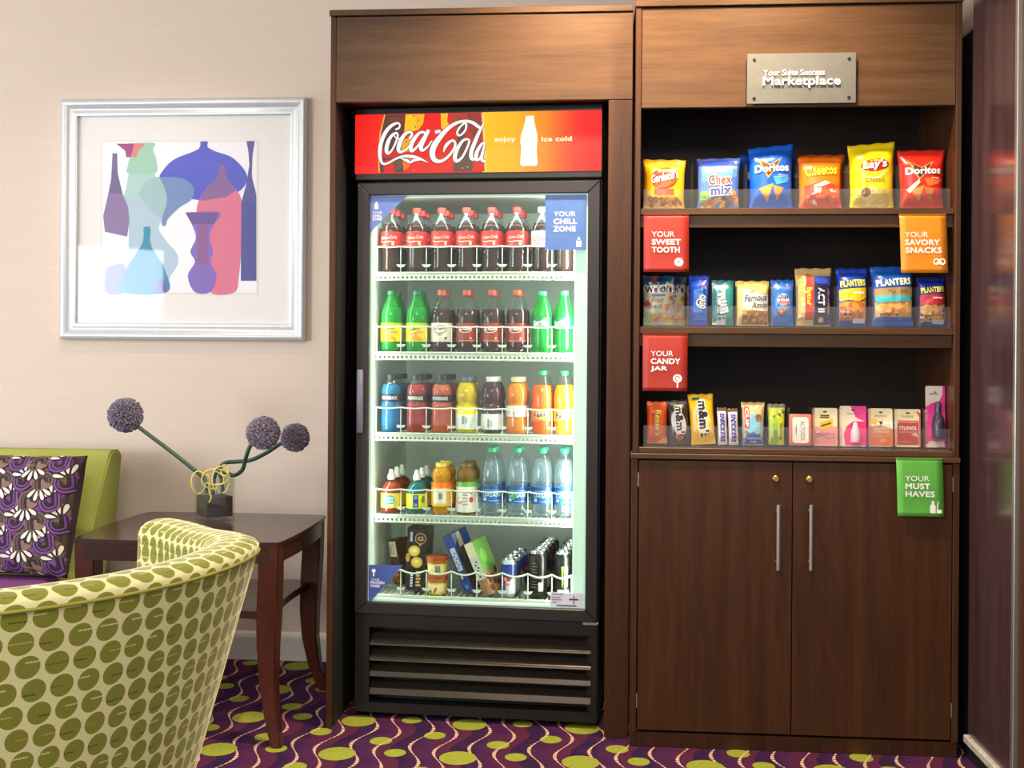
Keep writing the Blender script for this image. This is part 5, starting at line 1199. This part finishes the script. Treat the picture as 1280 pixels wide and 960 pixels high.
bag('cookie_pack', 'tan cookie bag with grey lettering panel', 'snack bag', 919.5, 961, 351, 1, (220, 196, 128), d_amos, group=gS2, T=.024)
bag('cookie_pack', 'small blue chocolate chip cookie pack', 'snack bag', 963.5, 992, 349.5, 1, (36, 104, 196), d_ahoy, group=gS2, T=.018)
bag('popcorn_pack', 'popcorn pack in clear wrap with red and navy panels', 'snack bag', 994, 1039, 335, 1, (196, 170, 110), d_act, group=gS2, T=.02, wr=.003, mat=None)
bag('nut_bag', 'dark blue nut bag with yellow band, leftmost of the three nut bags', 'snack bag', 1046, 1084, 335, 1, (26, 62, 170), lambda p: d_plant(p, (236, 190, 20), ALM, ''), group=gS2, T=.024, flare=.1)
bag('nut_bag', 'wide blue trail mix bag with tan and teal bands, middle of the three nut bags', 'snack bag', 1089, 1142, 333, 1, (24, 84, 176), lambda p: (d_plant(p, (156, 132, 84), NUT, 'TRAIL MIX', (246, 240, 214)), p.poly([(.06, .38), (.94, .42), (.9, .50), (.06, .50)], (60, 176, 190)), p.rect(.0, .0, 1, .15, (20, 90, 180)))[0], group=gS2, T=.026, flare=.08)
bag('nut_bag', 'dark blue nut bag with red band, rightmost of the three nut bags', 'snack bag', 1146.5, 1182, 346, 1, (24, 46, 140), lambda p: d_plant(p, (206, 40, 60), NUT, ''), group=gS2, T=.024)
# bottom shelf
def vtext(p, st, cx, cy, ln, col, wd, **kw):
    """lettering turned on end: ln = length as fraction of height, wd = cap height as fraction of width"""
    p.text(st, cx, cy, ln * p.h / p.w, col, wd * p.w / p.h, rot=-PI / 2, **kw)
def d_reese(p): p.poly([(.4, 0), (1, 0), (1, .2)], (226, 170, 50)); vtext(p, "Reese's", .56, .5, .62, (250, 214, 30), .30, shear=.2, bold=.03, out=(110, 40, 10), ow=.03); p.rect(.26, .4, .3, .8, (60, 30, 16))
def d_mm(p, bg):
    p.ell(.5, .48, .36, .62, (226, 218, 210) if bg else (236, 214, 150), .2, 20); vtext(p, "m&m's", .56, .5, .74, (44, 26, 24), .42, bold=.06, out=WH, ow=.05); p.blobs(.2, .08, .6, .2, 3, .12, [(206, 40, 50), (220, 80, 60)] if bg else [(246, 206, 20), (250, 220, 60)], .9, 2); p.rect(.16, .88, .44, .94, (120, 150, 90) if bg else (60, 100, 50))
def d_snick(p): p.rect(.12, .06, .9, .9, (226, 220, 226)); vtext(p, 'SNICKERS', .5, .47, .8, (44, 52, 150), .5, bold=.06, shear=.2); p.rect(0, .92, 1, 1, (120, 90, 50))
def d_clif(p):
    p.poly([(0, .62), (.5, .74), (1, .60), (1, 1), (0, 1)], (232, 190, 116)); p.poly([(0, .26), (.3, .30), (.6, .24), (1, .32), (1, .62), (.5, .76), (0, .62)], (130, 196, 222)); p.poly([(0, .28), (.18, .34), (.36, .26), (.5, .32), (.7, .25), (1, .30), (1, .24), (0, .22)], (90, 110, 150)); p.rect(0, .02, 1, .26, (30, 78, 168))
    p.rect(.1, .40, .32, .90, (196, 50, 40)); vtext(p, 'CLIF', .21, .65, .44, WH, .15, bold=.05); p.ell(.74, .64, .15, .16, (150, 104, 70), .4); p.text('CHOCOLATE', .52, .16, .66, WH, .05, bold=.02); p.text('CHIP', .52, .08, .3, WH, .045, bold=.02); p.poly([(.06, 1), (.94, 1), (.94, .97), (.06, .97)], (190, 150, 90))
def d_green(p): p.rect(.06, .0, .56, .66, (150, 190, 50)); p.rect(.56, .0, .94, .66, (214, 206, 40)); p.ell(.4, .3, .16, .2, (90, 150, 40)); p.rect(.7, .14, .8, .54, (120, 134, 40)); p.blobs(.15, .7, .9, .86, 8, .1, [(90, 80, 76), (160, 150, 140), (60, 50, 48)], .6, 2)
bag('candy_bar', 'orange peanut butter cup pack, leftmost on the bottom shelf', 'candy', 808, 834, 502, 2, (232, 92, 26), d_reese, group=gS3, T=.012, Y=3.55)
bag('candy_pack', 'dark brown chocolate candy pack with white lettering', 'candy', 837, 863, 500, 2, (64, 42, 40), lambda p: d_mm(p, 1), group=gS3, T=.014, roll=-4, Y=3.55)
bag('candy_pack', 'tall yellow peanut candy pack with white lettering', 'candy', 864, 895, 492.5, 2, (244, 186, 16), lambda p: d_mm(p, 0), group=gS3, T=.016, roll=-4, Y=3.55, slant=-.01)
bag('candy_bar', 'white and blue chocolate bar standing on end, left one of the pair', 'candy', 897.5, 909.5, 510, 2, (206, 190, 196), d_snick, group=gS3, T=.010, Y=3.55, roll=-2)
bag('candy_bar', 'white and blue chocolate bar standing on end, right one of the pair', 'candy', 911, 923.5, 511, 2, (206, 190, 196), d_snick, group=gS3, T=.010, Y=3.55, roll=-2)
bag('energy_bar', 'pale blue and tan energy bar wrapper with a red vertical logo', 'snack bar', 927, 955, 503, 2, (200, 170, 120), d_clif, group=gS3, T=.014, Y=3.55, flare=.1)
bag('granola_bar', 'green and yellow granola bar with clear crimped top', 'snack bar', 960, 981, 505, 2, (170, 190, 60), d_green, group=gS3, T=.012, Y=3.55, flare=.1, sealc=(120, 112, 108))
# mint tin
def on_shelf(px0, px1, yt, Y, sh=2):
    zs0 = SH[sh] + .0065; yb = 559; a, b = onY(px0, yb, Y), onY(px1, yb, Y); return (a.x + b.x) / 2, b.x - a.x, onY((px0 + px1) / 2, yt, Y).z - zs0, zs0
cx_, tw_, th_, tz_ = on_shelf(986, 1014, 518, 3.55)
tn = thing('mint_tin', 'pink and white mint tin standing upright on the bottom shelf', 'tin', (cx_, 3.55, tz_), group=gS3); tn.rotation_euler = (math.radians(-5), 0, 0)
obj('tin', bx(B(), -tw_ / 2, tw_ / 2, -.008, .010, 0, th_, .007, 3), plain('tin_pink', (206, 104, 92), .35, .2), tn, auto=50)
obj('tin_lid', bx(B(), -tw_ / 2 - .0008, tw_ / 2 + .0008, -.0105, .0, -.0008 + .0009, th_ + .0008, .005, 3), plain('tin_pink2', (214, 116, 104), .35, .2), tn, auto=50)
p = Print(tw_, th_, lambda x, z, q: (x - tw_ / 2, -.0106 - q, z), .00012, 0)
p.poly([(.14, .14), (.22, .09), (.78, .09), (.86, .14), (.86, .86), (.78, .91), (.22, .91), (.14, .86)], (232, 222, 214)); vtext(p, 'ALTOIDS', .6, .48, .62, (60, 62, 70), .2); p.rect(.3, .34, .33, .66, (90, 96, 104)); p.ell(.3, .5, .03, .03, (80, 90, 100)); p.build('print', 'print_gloss', tn)
# blister cards
def card(label, px0, px1, yt, col, deco, blister=None, cat='blister pack', name='blister_card', bcol=None):
    cx, w_, h_, z0 = on_shelf(px0, px1, yt, 3.555)
    o = thing(name, label, cat, (cx, 3.555, z0), group=gS3); o.rotation_euler = (math.radians(-4), 0, 0)
    r = .006; pts = []
    for (x, z, a0) in ((w_ / 2 - r, r, -PI / 2), (w_ / 2 - r, h_ - r, 0), (-w_ / 2 + r, h_ - r, PI / 2), (-w_ / 2 + r, r, PI)):
        pts += [(x + r * math.cos(a0 + k * PI / 8), z + r * math.sin(a0 + k * PI / 8)) for k in range(5)]
    obj('card', prism(B(), pts, -.0006, .0006, 'y'), plain('card_%d_%d_%d' % col, col, .45), o)
    p = Print(w_, h_, lambda x, z, q: (x - w_ / 2, -.0006 - q, z), .00012, 0, .0001); deco(p)
    p.ell(.5, .9, .08, .03, (40, 36, 34)); p.build('print', 'print_gloss', o)
    if blister:
        x0, y0, x1, y1, d_ = blister
        obj('blister', bx(B(), (x0 - .5) * w_, (x1 - .5) * w_, -d_, -.0025, y0 * h_, y1 * h_, min(d_ * .35, .004), 2), bcol or 'acrylic', o, auto=50)
    return o
CREAM = (228, 214, 172)
def d_c1(p): p.poly([(.0, 0), (1, 0), (1, .52), (.0, .5)], (232, 150, 140)); p.rect(.06, .66, .94, .72, (240, 226, 160)); p.poly([(.28, .42), (.8, .52), (.82, .72), (.3, .62)], (226, 186, 40)); p.poly([(.34, .5), (.74, .58), (.75, .63), (.35, .55)], (90, 74, 30)); p.rect(.32, .78, .68, .82, (70, 84, 50)); p.rect(.3, .73, .66, .765, (70, 84, 50)); p.stroke([(.1, .22), (.4, .28), (.6, .2), (.95, .24)], .03, (206, 70, 100)); p.rect(.12, .3, .7, .34, (206, 90, 110))
def d_c2(p): p.poly([(.4, 1), (1, 1), (1, .6), (.6, .72)], (226, 60, 140)); p.poly([(.2, .02), (1, .02), (1, .62), (.5, .62), (.26, .5), (.14, .3)], (232, 40, 120)); p.text('Clear eyes', .5, .80, .5, (110, 90, 100), .06)
def d_c3(p): p.rect(0, .02, 1, .66, (236, 130, 70)); p.poly([(0, .66), (1, .66), (1, .46), (.5, .56), (0, .52)], (238, 232, 222)); p.text('DayQuil', .5, .80, .5, (80, 74, 50), .06); p.ell(.22, .66, .16, .12, (240, 196, 50)); p.poly([(.42, .66), (.6, .66), (.51, .56)], (30, 50, 70)); p.text('DayQuil', .52, .47, .68, (250, 240, 220), .09, bold=.03, shear=.2); p.rect(.2, .36, .9, .42, (246, 180, 130)); p.rect(0, .02, 1, .24, (236, 110, 50)); p.ell(.6, .16, .14, .07, (250, 170, 60))
def d_c4(p): p.poly([(.82, .96), (1, .9), (1, 0), (.94, 0), (.94, .8)], (190, 90, 80)); p.text('TYLENOL', .48, .80, .5, (80, 66, 60), .06); p.rect(.08, .06, .92, .7, (210, 44, 34)); p.rect(.12, .64, .88, .68, (236, 140, 110)); p.text('TYLENOL', .5, .50, .70, WH, .1, bold=.04, shear=.2); p.rect(.15, .38, .85, .41, (240, 130, 90)); p.poly([(.6, .34), (.9, .26), (.84, .38)], (246, 206, 160)); p.rect(.14, .12, .6, .15, (240, 120, 90))
card('cream and pink remedy card with a yellow emblem on the bottom shelf', 1015.5, 1047, 510, CREAM, d_c1, (.1, .06, .9, .4, .006))
card('hot pink eye drop card on the bottom shelf', 1050, 1083, 507.5, (232, 216, 190), d_c2, None)
card('cream and orange cold remedy card on the bottom shelf', 1086, 1116, 510.5, CREAM, d_c3, (.08, .05, .92, .6, .006))
card('cream and red pain reliever card on the bottom shelf', 1119, 1151, 511.5, CREAM, d_c4, (.06, .05, .94, .72, .006))
def d_c5(p): p.poly([(0, .0), (1, 0), (1, 1), (.88, 1), (.86, .86), (.7, .76), (.3, .72), (0, .66)], (228, 60, 150)); p.poly([(0, .04), (.2, .1), (.9, .1), (.96, .02), (.5, .0), (0, .0)], (226, 206, 196)); p.rect(.2, .86, .62, .88, (120, 100, 108))
nc = card('tall pink card with a dark bottle, rightmost on the bottom shelf', 1157.5, 1182, 482.5, (222, 208, 196), d_c5, None)
cx, w_, h_, z0 = on_shelf(1157.5, 1182, 482.5, 3.555)
obj('small_bottle', lathe(B(), [(0, .14 * h_), (.0195, .14 * h_), (.0205, .16 * h_), (.0205, .40 * h_), (.017, .50 * h_), (.010, .55 * h_), (.0105, .58 * h_), (.0105, .70 * h_), (.0085, .73 * h_), (0, .73 * h_)], 20, .002, -.0215, sx=.9), plain('dark_bottle', (52, 46, 66), .2), nc, auto=45)
card2 = obj('small_bottle', lathe(B(), [(0, .1), (.1, .1)], 3), 'acrylic', None); bpy.data.objects.remove(card2)
# clear dropper moulded on the hot pink card
for o in list(COL.objects):
    if o.get('label', '').startswith('hot pink eye'):
        cx, w_, h_, z0 = on_shelf(1050, 1083, 507.5, 3.555)
        obj('dropper_bottle', lathe(B(), [(0, .1 * h_), (.014, .1 * h_), (.015, .13 * h_), (.014, .36 * h_), (.008, .5 * h_), (.006, .58 * h_), (0, .6 * h_)], 18, .004, -.016), plain('dropper', (240, 190, 206), .3), o, auto=45)

# acrylic trays: floor, front lip, dividers
for sh, ylip, ydiv, xs, lab in ((0, 236, 207, (863.5, 930, 994.5, 1056.5, 1121), 'clear acrylic divider tray on the top shelf'), (1, 383, 358, (859, 887.5, 918.3, 962.2, 993.2, 1042.5, 1086.5, 1144.5), 'clear acrylic divider tray on the middle shelf'), (2, 534, 509, (925.3, 957.5, 983.5, 1014.8, 1048.5, 1084.5, 1117.5, 1154), 'clear acrylic divider tray on the bottom shelf')):
    yb = {0: 259, 1: 409, 2: 560}[sh]; z0 = SH[sh] + .0006; Yl = 3.503
    xa, xb = onY(804, yb, Yl).x, onY(1187.5, yb, Yl).x
    o = thing('acrylic_tray', lab, 'tray', (0, Yl, z0), group='acrylic divider trays')
    zl_ = onY(996, ylip, Yl).z - z0; zd = onY(996, ydiv, 3.55).z - z0
    obj('tray_floor', bx(B(), xa, xb, .004, .26, 0, .003), 'acrylic', o); obj('front_lip', bx(B(), xa, xb, 0, .003, 0, zl_, .0008), 'acrylic', o)
    for x in xs:
        X = onY(x, yb, 3.55 if sh == 2 else 3.565).x; obj('divider', bx(B(), X - .0008, X + .0008, .006, .10, .0035, zd, .0006), 'acrylic', o)

# hanging paper flags
def flag(pts, col, lines, icon, label, Y, tx=.18):
    q = [onY(a, b, Y) for a, b in pts]           # TL TR BR BL
    x0 = q[0].x; z0 = q[2].z; w_ = q[1].x - q[0].x; h_ = q[0].z - q[2].z; sk = (q[3].x - q[0].x)
    o = thing('paper_flag', label, 'sign', (x0, Y, z0), group='paper shelf flags')
    def surf(x, z, k): t = 1 - z / h_; return (x + sk * t, -.002 * math.sin(t * 5) - .003 * t - k, z)
    bm = B(); g = [[bm.verts.new(surf(w_ * i / 6, h_ * j / 14, 0)) for i in range(7)] for j in range(15)]
    for j in range(14):
        for i in range(6): bm.faces.new((g[j][i], g[j][i + 1], g[j + 1][i + 1], g[j + 1][i]))
    r = bmesh.ops.extrude_face_region(bm, geom=bm.faces[:]); bmesh.ops.translate(bm, verts=[v for v in r['geom'] if isinstance(v, bmesh.types.BMVert)], vec=(0, .0006, 0))
    obj('sheet', bm, plain('flag_%d_%d_%d' % col, col, .5), o, smooth=True)
    p = Print(w_, h_, surf, .00015, 0, .0006); H_ = .082
    for k, (s_, wd, bo) in enumerate(lines): 
        p.text(s_, tx + wd / 2, .655 - k * .135, wd, WH, .10 if bo else .09, bold=.035 if bo else 0.0)
    icon(p); p.build('print', 'print_matte', o)
    obj('fold', bx(B(), 0, w_, -.002, .0025, h_ - .001, h_ + .0006), plain('flag_%d_%d_%d' % col, col, .5), o)
def i_cookie(p): p.ell(.78, .17, .1, .095, WH); p.ell(.86, .235, .035, .035, (196, 60, 44)); p.blobs(.72, .14, .82, .2, 4, .016, [(196, 60, 44)], 1, 2)
def i_pretzel(p):
    for cx in (.76, .88): p.stroke([(cx + .06 * math.cos(a), .19 + .045 * math.sin(a)) for a in [2 * PI * k / 10 for k in range(11)]], .028, WH, 3)
    p.stroke([(.76, .15), (.82, .21), (.88, .15)], .028, WH, 3)
def i_lolly(p): p.ell(.78, .22, .1, .095, WH); p.stroke([(.78 + .05 * math.cos(a), .22 + .04 * math.sin(a)) for a in [2 * PI * k / 10 for k in range(9)]], .02, (196, 60, 44), 3); p.rect(.765, .06, .795, .16, WH)
def i_must(p): p.poly([(.7, .06), (.82, .06), (.82, .18), (.79, .22), (.79, .27), (.74, .27), (.74, .22), (.7, .18)], WH); p.stroke([(.88, .06), (.86, .16), (.89, .26)], .022, WH); p.rect(.84, .06, .95, .12, WH)
REDF = (166, 44, 30)
flag([(804.5, 268), (861, 268), (861, 340), (804.5, 341)], REDF, (('YOUR', .5, 0), ('SWEET', .64, 1), ('TOOTH', .62, 1)), i_cookie, 'red paper flag with a cookie icon hanging under the top shelf', 3.489)
flag([(1124, 268), (1182.5, 268), (1184, 341), (1126.5, 341)], (222, 132, 20), (('YOUR', .5, 0), ('SAVORY', .74, 1), ('SNACKS', .78, 1)), i_pretzel, 'orange paper flag with a pretzel icon hanging under the top shelf', 3.489, .10)
flag([(803.5, 417), (859.5, 417), (859.5, 489), (803, 490)], REDF, (('YOUR', .5, 0), ('CANDY', .66, 1), ('JAR', .37, 1)), i_lolly, 'red paper flag with a lollipop icon hanging under the middle shelf', 3.489)
flag([(1120, 572.5), (1178, 572), (1180.5, 646), (1122, 646)], (92, 170, 66), (('YOUR', .52, 0), ('MUST', .54, 1), ('HAVES', .63, 1)), i_must, 'green paper flag with a bottle icon hanging over the right cabinet door', 3.474)
